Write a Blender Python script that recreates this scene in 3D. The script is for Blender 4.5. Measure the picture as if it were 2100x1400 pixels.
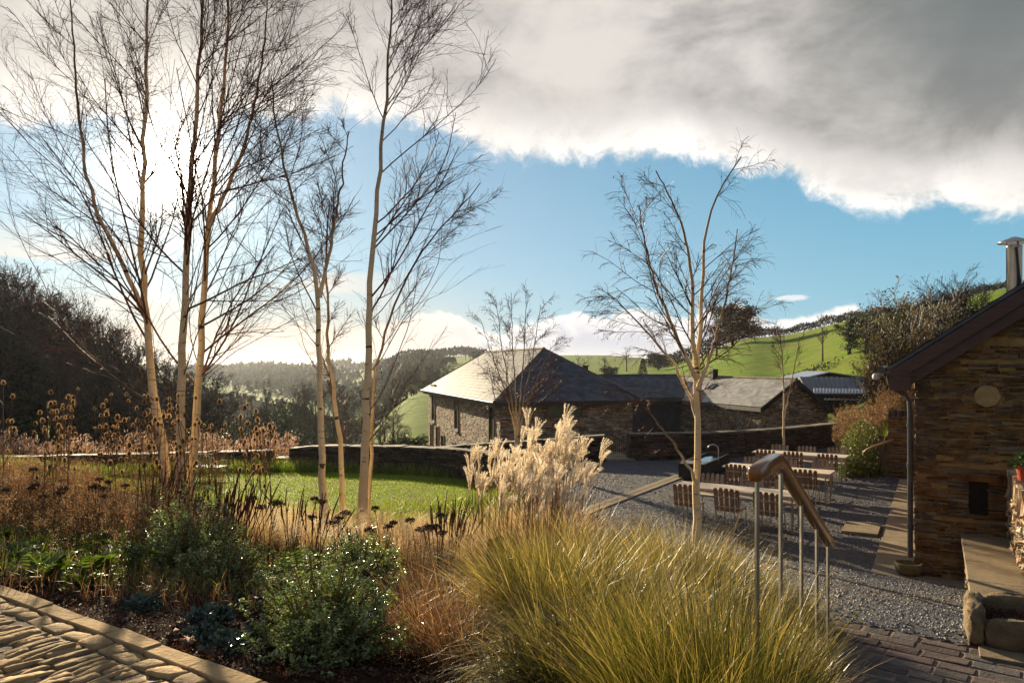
import bpy, bmesh, math, random
import numpy as np
from mathutils import Vector
PI = math.pi
rad = math.radians
for o in list(bpy.data.objects):
    bpy.data.objects.remove(o, do_unlink=True)
SC = bpy.context.scene
COL = SC.collection

# ------------------------------------------------------------------ camera
F = 1500.0                    # focal length in pixels of the 2100 px wide picture
HORIZON = 748.0
cd = bpy.data.cameras.new("camera")
cam = bpy.data.objects.new("camera", cd)
COL.objects.link(cam)
cd.sensor_width = 36.0
cd.lens = 36.0 * F / 2100.0
cd.shift_y = (HORIZON - 700.0) / 2100.0
cd.clip_start = 0.05
cd.clip_end = 20000.0
cam.location = (0, 0, 0)
cam.rotation_euler = (PI / 2, 0, 0)
SC.camera = cam

def P(px, py, d):
    """world point seen at pixel (px, py) at depth d"""
    return np.array([(px - 1050.0) / F * d, d, -(py - HORIZON) / F * d])

# ------------------------------------------------------------------ sun
SUN_AZ, SUN_EL = rad(-25.2), rad(13.5)
sun_dir = Vector((math.sin(SUN_AZ) * math.cos(SUN_EL), math.cos(SUN_AZ) * math.cos(SUN_EL), math.sin(SUN_EL)))
sl = bpy.data.lights.new("sun", 'SUN')
sl.energy = 5.0
sl.angle = rad(0.53)
sl.color = (1.0, 0.82, 0.55)
so = bpy.data.objects.new("sun", sl)
COL.objects.link(so)
so.rotation_euler = (-sun_dir).to_track_quat('-Z', 'Y').to_euler()
so.location = (-30, 60, 40)

# ------------------------------------------------------------------ colour management
SC.view_settings.view_transform = 'Standard'
SC.view_settings.look = 'None'
SC.view_settings.exposure = 1.25
SC.view_settings.gamma = 1.0
SC.cycles.use_denoising = True
SC.cycles.max_bounces = 6
SC.cycles.diffuse_bounces = 3
SC.cycles.glossy_bounces = 2
SC.cycles.transmission_bounces = 4
SC.cycles.transparent_max_bounces = 8
SC.cycles.volume_bounces = 0
SC.cycles.sample_clamp_indirect = 6.0
SC.cycles.caustics_reflective = False
SC.cycles.caustics_refractive = False

# ------------------------------------------------------------------ world: sky and clouds
class NT:
    """tiny helper that writes node graphs as expressions"""
    def __init__(s, tree):
        s.t = tree
        s.t.nodes.clear()
    def n(s, kind, **kw):
        nd = s.t.nodes.new(kind)
        for k, v in kw.items():
            setattr(nd, k, v)
        return nd
    def link(s, a, b):
        if hasattr(a, 'is_output') or isinstance(a, bpy.types.NodeSocket):
            s.t.links.new(a, b)
        else:
            if hasattr(b.default_value, '__len__') and hasattr(a, '__len__') and len(b.default_value) == 4 and len(a) == 3:
                a = (*a, 1.0)
            b.default_value = a
    def m(s, op, a, b=0.0, c=0.0, clamp=False):
        nd = s.n('ShaderNodeMath', operation=op, use_clamp=clamp)
        s.link(a, nd.inputs[0]); s.link(b, nd.inputs[1])
        if op in ('MULTIPLY_ADD',):
            s.link(c, nd.inputs[2])
        return nd.outputs[0]
    def add(s, a, b): return s.m('ADD', a, b)
    def sub(s, a, b): return s.m('SUBTRACT', a, b)
    def mul(s, a, b): return s.m('MULTIPLY', a, b)
    def div(s, a, b): return s.m('DIVIDE', a, b)
    def step(s, x, lo, hi, a=0.0, b=1.0):
        nd = s.n('ShaderNodeMapRange', interpolation_type='SMOOTHSTEP')
        s.link(x, nd.inputs['Value']); s.link(lo, nd.inputs['From Min']); s.link(hi, nd.inputs['From Max'])
        s.link(a, nd.inputs['To Min']); s.link(b, nd.inputs['To Max'])
        return nd.outputs['Result']
    def lin(s, x, lo, hi, a=0.0, b=1.0):
        nd = s.n('ShaderNodeMapRange', clamp=True)
        s.link(x, nd.inputs['Value']); s.link(lo, nd.inputs['From Min']); s.link(hi, nd.inputs['From Max'])
        s.link(a, nd.inputs['To Min']); s.link(b, nd.inputs['To Max'])
        return nd.outputs['Result']
    def mix(s, f, a, b, mode='MIX'):
        nd = s.n('ShaderNodeMix', data_type='RGBA', blend_type=mode)
        s.link(f, nd.inputs['Factor']); s.link(a, nd.inputs['A']); s.link(b, nd.inputs['B'])
        return [o for o in nd.outputs if o.type == 'RGBA'][0]
    def noise(s, vec, scale, detail=4.0, rough=0.55, dist=0.0, lac=2.0):
        nd = s.n('ShaderNodeTexNoise')
        if vec is not None: s.link(vec, nd.inputs['Vector'])
        nd.inputs['Scale'].default_value = scale
        nd.inputs['Detail'].default_value = detail
        nd.inputs['Roughness'].default_value = rough
        nd.inputs['Distortion'].default_value = dist
        nd.inputs['Lacunarity'].default_value = lac
        return nd.outputs['Fac']
    def comb(s, x, y, z):
        nd = s.n('ShaderNodeCombineXYZ')
        s.link(x, nd.inputs[0]); s.link(y, nd.inputs[1]); s.link(z, nd.inputs[2])
        return nd.outputs[0]
    def ramp(s, f, stops, interp='LINEAR'):
        nd = s.n('ShaderNodeValToRGB')
        cr = nd.color_ramp
        cr.interpolation = interp
        while len(cr.elements) < len(stops): cr.elements.new(0.5)
        for e, (p, c) in zip(cr.elements, stops):
            e.position = p
            e.color = (c, c, c, 1) if not hasattr(c, '__len__') else (*c, 1)
        s.link(f, nd.inputs[0])
        return nd.outputs['Color']

W = bpy.data.worlds.new("World")
SC.world = W
W.use_nodes = True
w = NT(W.node_tree)
out = w.n('ShaderNodeOutputWorld')
bg = w.n('ShaderNodeBackground')
w.t.links.new(bg.outputs[0], out.inputs[0])
sky = w.n('ShaderNodeTexSky', sky_type='NISHITA')
sky.sun_disc = False
sky.sun_elevation = SUN_EL
sky.sun_rotation = SUN_AZ % (2 * PI)
sky.altitude = 100
sky.air_density = 1.0; sky.dust_density = 0.6; sky.ozone_density = 2.0
tc = w.n('ShaderNodeTexCoord')
sep = w.n('ShaderNodeSeparateXYZ')
w.link(tc.outputs['Generated'], sep.inputs[0])
X, Y, Z = sep.outputs
hyp = w.m('SQRT', w.add(w.mul(X, X), w.mul(Y, Y)))
vh = w.div(Z, w.m('MAXIMUM', hyp, 0.01))         # tan(elevation)
az = w.m('ARCTAN2', X, Y)
dotn = w.n('ShaderNodeVectorMath', operation='DOT_PRODUCT')
w.link(tc.outputs['Generated'], dotn.inputs[0]); dotn.inputs[1].default_value = sun_dir
ang = w.m('ARCCOSINE', w.m('MINIMUM', w.m('MAXIMUM', dotn.outputs['Value'], -1.0), 1.0))
# every sky tone below is in display units; the Background strength is SKY_S
SKY_S = 0.1
def T(c, k=1.0): return tuple(x * k / SKY_S for x in c)
elc = w.comb(az, w.mul(vh, 1.0), 0.0)
# clear sky: nishita, deepened towards the blue seen in the middle of the picture
skyc = w.mix(1.0, sky.outputs['Color'], (0.42, 0.62, 0.78, 1), 'MULTIPLY')
blue = w.mix(w.step(vh, 0.0, 0.42), T((0.36, 0.62, 0.73)), T((0.065, 0.30, 0.46)))
blue = w.mix(w.step(az, -0.30, 0.62), w.mix(0.55, blue, T((0.38, 0.43, 0.53))), w.mix(0.45, blue, T((0.04, 0.255, 0.42))))
clear = w.mix(0.80, skyc, blue)
# warm band low on the sun's side
warm = w.mul(w.step(vh, 0.14, 0.0), w.step(az, 0.12, -0.25))
clear = w.mix(w.mul(warm, 0.85), clear, T((0.66, 0.54, 0.42)))
# --- the big bank of stratocumulus: its lower edge as a height for each azimuth
pts = [(-0.80, .265), (-0.611, .280), (-0.464, .300), (-0.291, .318), (-0.229, .325), (-0.12, .312), (-0.04, .292), (0.0997, .272),
       (0.197, .268), (0.328, .245), (0.437, .192), (0.564, .170), (0.80, .165)]
edge = w.ramp(w.lin(az, -0.8, 0.8), [((a + 0.8) / 1.6, b) for a, b in pts])
big = w.noise(elc, 5.0, 6.0, 0.55, 0.4)
fine = w.noise(elc, 15.0, 9.0, 0.70, 0.3)
wob = w.add(w.mul(w.sub(big, 0.5), 0.10), w.mul(w.sub(fine, 0.5), 0.095))
h = w.add(w.sub(vh, edge), wob)
bank = w.step(h, -0.009, 0.020)
bank_soft = w.step(h, -0.03, 0.13)
# the upper layer lives on a plane overhead so it foreshortens like a real ceiling of cloud
zz = w.add(w.m('MAXIMUM', Z, 0.0), 0.10)
plan = w.comb(w.div(X, zz), w.div(Y, zz), 0.0)
tex = w.noise(plan, 0.75, 5.0, 0.50, 0.25)
tex2 = w.noise(w.comb(az, w.mul(vh, 1.7), 7.0), 4.6, 8.0, 0.60, 0.25)
tone = w.add(w.mul(tex, 0.30), w.mul(tex2, 0.70))
grey = w.mix(w.step(tone, 0.36, 0.64), T((0.245, 0.238, 0.232)), T((0.60, 0.565, 0.53)))
grey = w.mix(w.mul(w.step(az, 0.28, 0.62), w.step(vh, 0.20, 0.42)), grey, T((0.135, 0.155, 0.158)))
edgec = w.mix(w.step(fine, 0.35, 0.65), T((0.66, 0.63, 0.60)), T((0.93, 0.89, 0.84)))
cloud = w.mix(w.step(w.add(h, w.mul(w.sub(tex2, 0.5), 0.10)), 0.005, 0.105), edgec, grey)
# forward scattering: cloud brightens towards the sun
fwd = w.m('POWER', w.m('MAXIMUM', w.sub(1.0, w.div(ang, 0.60)), 0.0), 2.2)
cloud = w.mix(w.mul(fwd, 0.55), cloud, T((0.84, 0.75, 0.64)))
col = w.mix(bank, clear, cloud)
# --- low cumulus on the horizon
tops = [(-0.8, .02), (-0.40, .05), (-0.20, .052), (-0.10, .072), (-0.02, .048), (0.06, .070), (0.16, .078), (0.24, .060), (0.295, .088), (0.335, .055), (0.40, .062), (0.44, .074), (0.475, .035), (0.55, .0), (0.8, 0.0)]
top = w.ramp(w.lin(az, -0.8, 0.8), [((a + 0.8) / 1.6, b) for a, b in tops])
cf = w.noise(elc, 34.0, 6.0, 0.6, 0.2)
cb = w.noise(elc, 13.0, 3.0, 0.5, 0.2)
hl = w.add(w.sub(top, vh), w.add(w.mul(w.sub(cf, 0.5), 0.030), w.mul(w.sub(cb, 0.5), 0.055)))
low = w.mul(w.step(hl, -0.002, 0.008), 0.94)
lowc = w.mix(w.step(w.add(hl, w.mul(w.sub(cf, 0.5), 0.03)), 0.004, 0.045), T((0.84, 0.80, 0.78)), T((0.50, 0.50, 0.57)))
lowc = w.mix(w.step(az, 0.05, -0.25), lowc, T((0.86, 0.72, 0.58)))
col = w.mix(low, col, lowc)
# --- long streaks on the sun's side and one small wisp on the right
st = w.noise(w.comb(w.mul(az, 1.0), w.mul(vh, 6.0), 3.0), 4.0, 6.0, 0.55, 0.3)
sb = w.mul(w.mul(w.step(st, 0.50, 0.62), w.step(az, -0.10, -0.28)), w.mul(w.step(vh, 0.02, 0.06), w.step(vh, 0.18, 0.11)))
col = w.mix(w.mul(sb, 0.85), col, T((0.72, 0.65, 0.57)))
wx = w.div(w.sub(az, 0.366), 0.022); wy = w.div(w.sub(vh, 0.0855), 0.0042)
wis = w.step(w.add(w.add(w.mul(wx, wx), w.mul(wy, wy)), w.mul(w.sub(cf, 0.5), 2.4)), 1.3, 0.2)
col = w.mix(w.mul(wis, 0.7), col, T((0.80, 0.78, 0.76)))
# --- the sun's aureole
gl = w.add(w.mul(w.m('EXPONENT', w.mul(ang, -1.0 / 0.055)), 1.1 / SKY_S), w.mul(w.m('EXPONENT', w.mul(w.m('POWER', w.div(ang, 0.034), 2.0), -1.0)), 22.0 / SKY_S))
gl = w.add(gl, w.mul(w.m('EXPONENT', w.mul(ang, -1.0 / 0.17)), 0.10 / SKY_S))
gc = w.mix(1.0, (1.0, 0.90, 0.74, 1), w.comb(gl, gl, gl), 'MULTIPLY')
col = w.mix(1.0, col, gc, 'ADD')
# unseen sky behind the viewer and overhead, darkened to cut the fill light
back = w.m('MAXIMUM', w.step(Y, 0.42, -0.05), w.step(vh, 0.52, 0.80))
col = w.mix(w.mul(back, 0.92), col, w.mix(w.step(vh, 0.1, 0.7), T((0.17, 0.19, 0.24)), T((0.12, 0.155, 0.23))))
# below the horizon: dim earth
col = w.mix(w.step(vh, -0.01, -0.06), col, T((0.10, 0.09, 0.06)))
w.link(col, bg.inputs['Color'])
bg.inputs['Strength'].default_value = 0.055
W.cycles.sampling_method = 'MANUAL'
W.cycles.sample_map_resolution = 1024
# ------------------------------------------------------------------ geometry helpers
def nrm(v):
    v = np.asarray(v, float)
    return v / np.maximum(np.linalg.norm(v, axis=-1, keepdims=True), 1e-9)

class Geo:
    """collects vertices, quads and triangles; every builder adds to one of these"""
    def __init__(s):
        s.V = []; s.Q = []; s.T = []; s.U = []; s.n = 0
    def add(s, V, Q=None, T=None, uv=None, m=0):
        V = np.asarray(V, float).reshape(-1, 3)
        if Q is not None and len(Q):
            Q = np.asarray(Q, int).reshape(-1, 4); s.Q.append((Q + s.n, np.full(len(Q), m)))
        if T is not None and len(T):
            T = np.asarray(T, int).reshape(-1, 3); s.T.append((T + s.n, np.full(len(T), m)))
        s.V.append(V)
        s.U.append(np.zeros((len(V), 2)) if uv is None else np.asarray(uv, float).reshape(-1, 2))
        s.n += len(V)
    def box(s, c, size, rz=0.0, m=0, jit=0.0, rng=None, R=None, uv=None):
        sx, sy, sz = [q / 2 for q in size]
        V = np.array([[x, y, z] for z in (-sz, sz) for y in (-sy, sy) for x in (-sx, sx)], float)
        if jit and rng is not None: V = V + rng.normal(0, jit, V.shape)
        if R is not None: V = V @ np.asarray(R).T
        elif rz:
            c_, s_ = math.cos(rz), math.sin(rz)
            V = V @ np.array([[c_, -s_, 0], [s_, c_, 0], [0, 0, 1]]).T
        V = V + np.asarray(c, float)
        s.add(V, [[0, 2, 3, 1], [4, 5, 7, 6], [0, 1, 5, 4], [2, 6, 7, 3], [0, 4, 6, 2], [1, 3, 7, 5]], m=m, uv=uv)
    def tubes(s, PP, RR, sides=4, m=0, cap=False, uv=None):
        PP = np.asarray(PP, float); RR = np.asarray(RR, float)
        if PP.ndim == 2: PP = PP[None]; RR = RR[None]
        N, k, _ = PP.shape
        Tg = np.empty_like(PP)
        Tg[:, 1:-1] = PP[:, 2:] - PP[:, :-2]; Tg[:, 0] = PP[:, 1] - PP[:, 0]; Tg[:, -1] = PP[:, -1] - PP[:, -2]
        Tg = nrm(Tg)
        ref = np.zeros((N, 1, 3)); mean = nrm(Tg.mean(1))
        ref[:, 0] = np.where(np.abs(mean[:, 2:3]) > 0.8, [[1.0, 0.13, 0]], [[0, 0.1, 1.0]])
        U = nrm(np.cross(np.broadcast_to(ref, Tg.shape), Tg)); Vv = np.cross(Tg, U)
        th = np.arange(sides) / sides * 2 * PI
        ring = PP[:, :, None] + RR[:, :, None, None] * (np.cos(th)[:, None] * U[:, :, None] + np.sin(th)[:, None] * Vv[:, :, None])
        base = (np.arange(N)[:, None, None] * k + np.arange(k - 1)[None, :, None]) * sides
        j = np.arange(sides)[None, None]; j2 = (j + 1) % sides
        Q = np.stack([base + j, base + j2, base + sides + j2, base + sides + j], -1)
        if uv is None:
            u2 = np.zeros((N, k, sides, 2)); u2[..., 0] = RR[:, :, None]; u2[..., 1] = np.linspace(0, 1, k)[None, :, None]
        else: u2 = uv
        Tt = None
        if cap:
            Tt = []
            for i in range(N):
                for e, b in ((0, i * k * sides), (1, (i * k + k - 1) * sides)):
                    for q in range(1, sides - 1):
                        Tt.append([b, b + q + 1, b + q] if e == 0 else [b, b + q, b + q + 1])
        s.add(ring, Q, Tt, uv=u2, m=m)
    def lathe(s, prof, c=(0, 0, 0), n=16, m=0):
        prof = np.asarray(prof, float); k = len(prof)
        th = np.arange(n) / n * 2 * PI
        V = np.stack([prof[:, 0:1] * np.cos(th), prof[:, 0:1] * np.sin(th), np.repeat(prof[:, 1:2], n, 1)], -1) + np.asarray(c, float)
        b = np.arange(k - 1)[:, None] * n; j = np.arange(n)[None]; j2 = (j + 1) % n
        s.add(V, np.stack([b + j, b + j2, b + n + j2, b + n + j], -1), m=m)
    def blades(s, base, az, lean, curve, L, wd, k=4, m=0, rng=None, tw=0.5, belly=0.0):
        N = len(base); t = np.linspace(0, 1, k + 1)
        th = lean[:, None] + curve[:, None] * ((t[:-1] + t[1:]) / 2)[None] ** 1.3
        hx, hy = np.cos(az)[:, None], np.sin(az)[:, None]
        st = (L / k)[:, None]
        inc = np.stack([np.sin(th) * hx * st, np.sin(th) * hy * st, np.cos(th) * st], -1)
        C = np.concatenate([np.zeros((N, 1, 3)), np.cumsum(inc, 1)], 1) + base[:, None]
        a2 = az + PI / 2 + (rng.normal(0, tw, N) if rng is not None else 0)
        side = np.stack([np.cos(a2), np.sin(a2), np.zeros(N)], -1)[:, None]
        prof = (1 - t ** 2.2) * (1 - belly) + belly * np.sin(np.clip(t * 0.94 + 0.06, 0, 1) * PI)
        wv = (wd[:, None] * prof[None] * 0.5)[..., None]
        V = np.stack([C - side * wv, C + side * wv], 2)
        b = (np.arange(N)[:, None] * (k + 1) + np.arange(k)[None]) * 2
        Q = np.stack([b, b + 1, b + 3, b + 2], -1)
        r = rng.random(N) if rng is not None else np.zeros(N)
        uv = np.zeros((N, k + 1, 2, 2)); uv[..., 0] = r[:, None, None]; uv[..., 1] = t[None, :, None]
        s.add(V, Q, uv=uv, m=m)
    def leaves(s, pos, direc, nor, L, wd, m=0, rng=None, fold=0.0):
        """small pointed leaves: 2 quads each, folded on the midrib"""
        N = len(pos); d = nrm(direc); sd = nrm(np.cross(d, nor)); n2 = np.cross(sd, d)
        L = np.broadcast_to(L, (N,))[:, None]; wd = np.broadcast_to(wd, (N,))[:, None]
        A = pos; M1 = pos + d * L * 0.5 - n2 * fold * L * 0.1; B = pos + d * L - n2 * fold * L * 0.25
        l = pos + d * L * 0.45 + sd * wd * 0.5 + n2 * fold * wd * 0.3; r = pos + d * L * 0.45 - sd * wd * 0.5 + n2 * fold * wd * 0.3
        V = np.stack([A, M1, B, l, r], 1)
        b = np.arange(N)[:, None] * 5
        Tt = np.concatenate([b + [[0, 1, 3]], b + [[1, 2, 3]], b + [[0, 4, 1]], b + [[1, 4, 2]]], 0)
        rr = rng.random(N) if rng is not None else np.zeros(N)
        uv = np.zeros((N, 5, 2)); uv[..., 0] = rr[:, None]; uv[:, :, 1] = [0.5, 0.5, 0.5, 1.0, 1.0]
        s.add(V, T=Tt, uv=uv, m=m)
    def mesh(s, name, mats=(), smooth=False, origin=None):
        me = bpy.data.meshes.new(name)
        V = np.concatenate(s.V) if s.V else np.zeros((0, 3))
        if origin is not None: V = V - np.asarray(origin, float)
        Q = np.concatenate([q for q, _ in s.Q]) if s.Q else np.zeros((0, 4), int)
        T_ = np.concatenate([q for q, _ in s.T]) if s.T else np.zeros((0, 3), int)
        qm = np.concatenate([q for _, q in s.Q]) if s.Q else np.zeros(0, int)
        tm = np.concatenate([q for _, q in s.T]) if s.T else np.zeros(0, int)
        me.vertices.add(len(V)); me.vertices.foreach_set('co', V.astype(np.float32).ravel())
        li = np.concatenate([Q.ravel(), T_.ravel()]).astype(np.int32)
        me.loops.add(len(li)); me.loops.foreach_set('vertex_index', li)
        npoly = len(Q) + len(T_)
        me.polygons.add(npoly)
        ls = np.concatenate([np.arange(len(Q)) * 4, len(Q) * 4 + np.arange(len(T_)) * 3]).astype(np.int32)
        me.polygons.foreach_set('loop_start', ls)
        me.polygons.foreach_set('material_index', np.concatenate([qm, tm]).astype(np.int32))
        me.polygons.foreach_set('use_smooth', np.full(npoly, smooth, dtype=bool))
        U = np.concatenate(s.U)
        if U.any():
            ul = me.uv_layers.new(name='uv'); ul.data.foreach_set('uv', U[li].astype(np.float32).ravel())
        for m_ in mats: me.materials.append(m_)
        me.update(calc_edges=True); me.validate()
        return me

def obj(name, geo, mats, parent=None, smooth=False, bevel=0.0, loc=None):
    """links geo as ONE object; coordinates are world, made local to the parent (or to loc)"""
    if not isinstance(mats, (list, tuple)): mats = [mats]
    org = loc
    if parent is not None:
        org = np.zeros(3); q = parent
        while q is not None:
            org = org + np.array(q.location); q = q.parent
    me = geo if isinstance(geo, bpy.types.Mesh) else geo.mesh(name, mats, smooth, org)
    o = bpy.data.objects.new(name, me)
    COL.objects.link(o)
    if parent is not None: o.parent = parent
    elif loc is not None: o.location = loc
    if bevel:
        b = o.modifiers.new('bevel', 'BEVEL'); b.width = bevel; b.segments = 2; b.limit_method = 'ANGLE'
    return o

def tag(o, label=None, cat=None, group=None, kind=None):
    if label: o['label'] = label
    if cat: o['category'] = cat
    if group: o['group'] = group
    if kind: o['kind'] = kind
    return o

def thing(name, label, cat, loc=(0, 0, 0), rz=0.0, group=None):
    o = bpy.data.objects.new(name, None)
    o.empty_display_size = 0.2
    COL.objects.link(o)
    o.location = loc; o.rotation_euler = (0, 0, rz)
    return tag(o, label, cat, group)

def dup(root, loc, rz=0.0, label=None, scale=1.0, group=None):
    r = root.copy(); COL.objects.link(r); r.location = loc; r.rotation_euler = (0, 0, rz); r.scale = (scale, scale, scale) if not hasattr(scale, '__len__') else scale
    if label: r['label'] = label
    if group: r['group'] = group
    for ch in list(root.children):
        c = ch.copy(); COL.objects.link(c); c.parent = r
        for g in list(ch.children):
            d = g.copy(); COL.objects.link(d); d.parent = c
    return r

# ------------------------------------------------------------------ materials
MATS = {}
def mat(name, col, col2=None, rough=0.8, spec=0.3, scale=6.0, detail=5.0, bump=0.0, bscale=40.0, island=0.0, coords='pos', metal=0.0,
        trans=0.0, transcol=None, uvmix=None, coat=0.0, stretch=(1, 1, 1), extra=None, hue=0.0):
    """principled surface whose colour wanders between col and col2 with noise; island = colour change per separate stone or leaf;
    trans = share of light let through (leaves); uvmix = colour at the far end of a blade"""
    m = bpy.data.materials.new(name); m.use_nodes = True
    g = NT(m.node_tree)
    out = g.n('ShaderNodeOutputMaterial'); bs = g.n('ShaderNodeBsdfPrincipled')
    if coords == 'pos': vec = g.n('ShaderNodeNewGeometry').outputs['Position']
    else: vec = g.n('ShaderNodeTexCoord').outputs['Object']
    if tuple(stretch) != (1, 1, 1):
        mp = g.n('ShaderNodeMapping'); mp.inputs['Scale'].default_value = stretch
        g.link(vec, mp.inputs['Vector']); vec = mp.outputs['Vector']
    col2 = col2 or tuple(c * 0.7 for c in col)
    c = g.mix(g.step(g.noise(vec, scale, detail, 0.6), 0.32, 0.68), col, col2)
    if uvmix is not None:
        uvn = g.n('ShaderNodeUVMap'); sp = g.n('ShaderNodeSeparateXYZ'); g.link(uvn.outputs[0], sp.inputs[0])
        c = g.mix(g.step(g.add(sp.outputs[1], g.mul(g.sub(sp.outputs[0], 0.5), uvmix[3])), uvmix[1], uvmix[2]), c, (*uvmix[0], 1))
        if len(uvmix) > 4:
            hs = g.n('ShaderNodeHueSaturation'); g.link(c, hs.inputs['Color'])
            g.link(g.lin(sp.outputs[0], 0, 1, 1 - uvmix[4], 1 + uvmix[4]), hs.inputs['Value']); c = hs.outputs[0]
    if island or hue:
        gi = g.n('ShaderNodeNewGeometry').outputs['Random Per Island']
        hs = g.n('ShaderNodeHueSaturation'); g.link(c, hs.inputs['Color'])
        g.link(g.lin(gi, 0, 1, 1 - island, 1 + island), hs.inputs['Value'])
        if hue:
            wn = g.n('ShaderNodeTexWhiteNoise', noise_dimensions='1D'); g.link(g.mul(gi, 91.7), wn.inputs['W'])
            g.link(g.lin(wn.outputs['Value'], 0, 1, 0.5 - hue, 0.5 + hue), hs.inputs['Hue'])
            g.link(g.lin(wn.outputs['Value'], 0, 1, 1.25, 0.6), hs.inputs['Saturation'])
        c = hs.outputs[0]
    if extra: c = extra(g, vec, c)
    g.link(c, bs.inputs['Base Color'])
    bs.inputs['Roughness'].default_value = rough
    bs.inputs['Specular IOR Level'].default_value = spec
    bs.inputs['Metallic'].default_value = metal
    if coat: bs.inputs['Coat Weight'].default_value = coat; bs.inputs['Coat Roughness'].default_value = 0.15
    if bump:
        bn = g.n('ShaderNodeBump'); bn.inputs['Strength'].default_value = bump; bn.inputs['Distance'].default_value = 0.02
        g.link(g.noise(vec, bscale, 5.0, 0.65), bn.inputs['Height']); g.link(bn.outputs[0], bs.inputs['Normal'])
    sh = bs.outputs[0]
    if trans:
        tr = g.n('ShaderNodeBsdfTranslucent')
        if transcol: g.link(g.mix(1.0, c, (*transcol, 1), 'MULTIPLY'), tr.inputs['Color'])
        else: g.link(c, tr.inputs['Color'])
        mx = g.n('ShaderNodeMixShader'); mx.inputs[0].default_value = trans
        g.t.links.new(sh, mx.inputs[1]); g.t.links.new(tr.outputs[0], mx.inputs[2]); sh = mx.outputs[0]
    g.t.links.new(sh, out.inputs['Surface'])
    MATS[name] = m
    return m
# ------------------------------------------------------------------ the lie of the land
G1 = np.array([0.866, -0.5]); G2 = np.array([0.5, 0.866])       # the buildings and paving share this grid
K0 = np.array([-3.70, 5.31]); KD = np.array([0.834, -0.552]); KN = np.array([0.552, 0.834])   # kerb of the upper path
L0 = np.array([3.10, 8.16]); LD = nrm(np.array([1.68, -1.33]))  # far edge of the lower landing
LN = np.array([-LD[1], LD[0]])
FLOOR = -3.40
def smooth(x, a, b):
    t = np.clip((x - a) / (b - a), 0, 1); return t * t * (3 - 2 * t)
_u = np.array([-1.6, -.7, -.45, -.25, -.12, 0, .12, .2, .34, .52, .7, 1.6])
_d = np.array([24, 30, 40, 50, 70, 100, 150, 200, 300, 600, 1200, 3500, 9000.])
_z = np.array([
 [-3.4, -4.0, -5, -6, -6, -4, 0, 2, 0, -10, -15, 0, 0],
 [-3.4, -4.0, -5, -6, -6, -4, 0, 2, 0, -10, -15, 0, 0],
 [-3.4, -4.2, -6, -9, -12, -16, -22, -28, -32, -35, -20, -2, 0],
 [-3.4, -4.2, -6, -9, -12, -15, -20, -25, -28, -22, -10, -2, 0],
 [-3.4, -4.2, -5, -6.5, -8.5, -10.5, -5.6, -8, -8, 7, 4, 0, 0],
 [-3.4, -4.2, -4.8, -5, -5, -5, -4.5, -3, -1, 8, 6, 0, 0],
 [-3.4, -4.2, -4.7, -4.8, -4.8, -4.5, -4, -2, 0, 8, 6, 0, 0],
 [-3.4, -4.0, -4.5, -4.6, -4.2, -3.2, -1.8, -.6, 0.4, 5, 4, 0, 0],
 [-3.4, -3.6, -4.2, -4.0, -3, 0, 5, 7.7, 8, 8, 6, 0, 0],
 [-3.4, -3.2, -2.7, -1.5, 1, 5, 10.5, 13.7, 14, 12, 8, 0, 0],
 [-3.4, -2.4, -1, 1, 4, 9, 16, 21, 22, 18, 10, 0, 0],
 [-3.4, -2.4, -1, 1, 4, 9, 16, 21, 22, 18, 10, 0, 0]])
def far_z(x, y):
    y = np.maximum(y, 1.0); u = x / y
    d = np.log(np.clip(y, 24, 9000)); ld = np.log(_d)
    i = np.clip(np.searchsorted(_u, u) - 1, 0, len(_u) - 2); a = np.clip((u - _u[i]) / (_u[i + 1] - _u[i]), 0, 1); a = a * a * (3 - 2 * a)
    j = np.clip(np.searchsorted(ld, d) - 1, 0, len(_d) - 2); b = np.clip((d - ld[j]) / (ld[j + 1] - ld[j]), 0, 1)
    return (_z[i, j] * (1 - a) + _z[i + 1, j] * a) * (1 - b) + (_z[i, j + 1] * (1 - a) + _z[i + 1, j + 1] * a) * b
def gravel_z(x, y):
    wv = (x - L0[0]) * LN[0] + (y - L0[1]) * LN[1]
    return -2.65 - 0.16 * np.clip(wv, -1.0, 4.69)
def bed_z(x, y):
    s = (x - K0[0]) * KN[0] + (y - K0[1]) * KN[1]
    return np.maximum(-1.63 - 0.19 * np.maximum(s, 0), FLOOR)
_xb = (np.array([0, 2.9, 5, 7.3, 9, 11, 13, 15, 25]), np.array([-.6, 1.0, 2.2, 3.3, 3.4, 2.6, 1.6, .7, .4]))
def xb(y): return np.interp(y, *_xb)
def stairs_z(x, y):
    wv = (x - 1.0) * 0.5 + (y - 2.9) * 0.866
    return np.clip(-1.6 - 0.39 * wv, -2.66, -1.6)
def ground_z(x, y):
    x = np.asarray(x, float); y = np.asarray(y, float)
    b = bed_z(x, y)
    g = np.where(y > L0[1] - 3.2, gravel_z(x, y), -2.65)
    g = np.where((x - L0[0]) * LN[0] + (y - L0[1]) * LN[1] < 0.0, stairs_z(x, y), g)
    t = smooth(x - xb(y), -0.9, 0.15)
    near = b * (1 - t) + g * t
    # the bank on the right of the courtyard
    bank = smooth(x - (0.455 * y + 0.6), 0.0, 1.6) * smooth(y, 22.3, 24.0)
    near = near + bank * 1.45
    f = far_z(x, y)
    k = smooth(y, 24.5, 31.0)
    return near * (1 - k) + (f + bank * 1.45 * (1 - smooth(y, 30, 44))) * k

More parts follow.
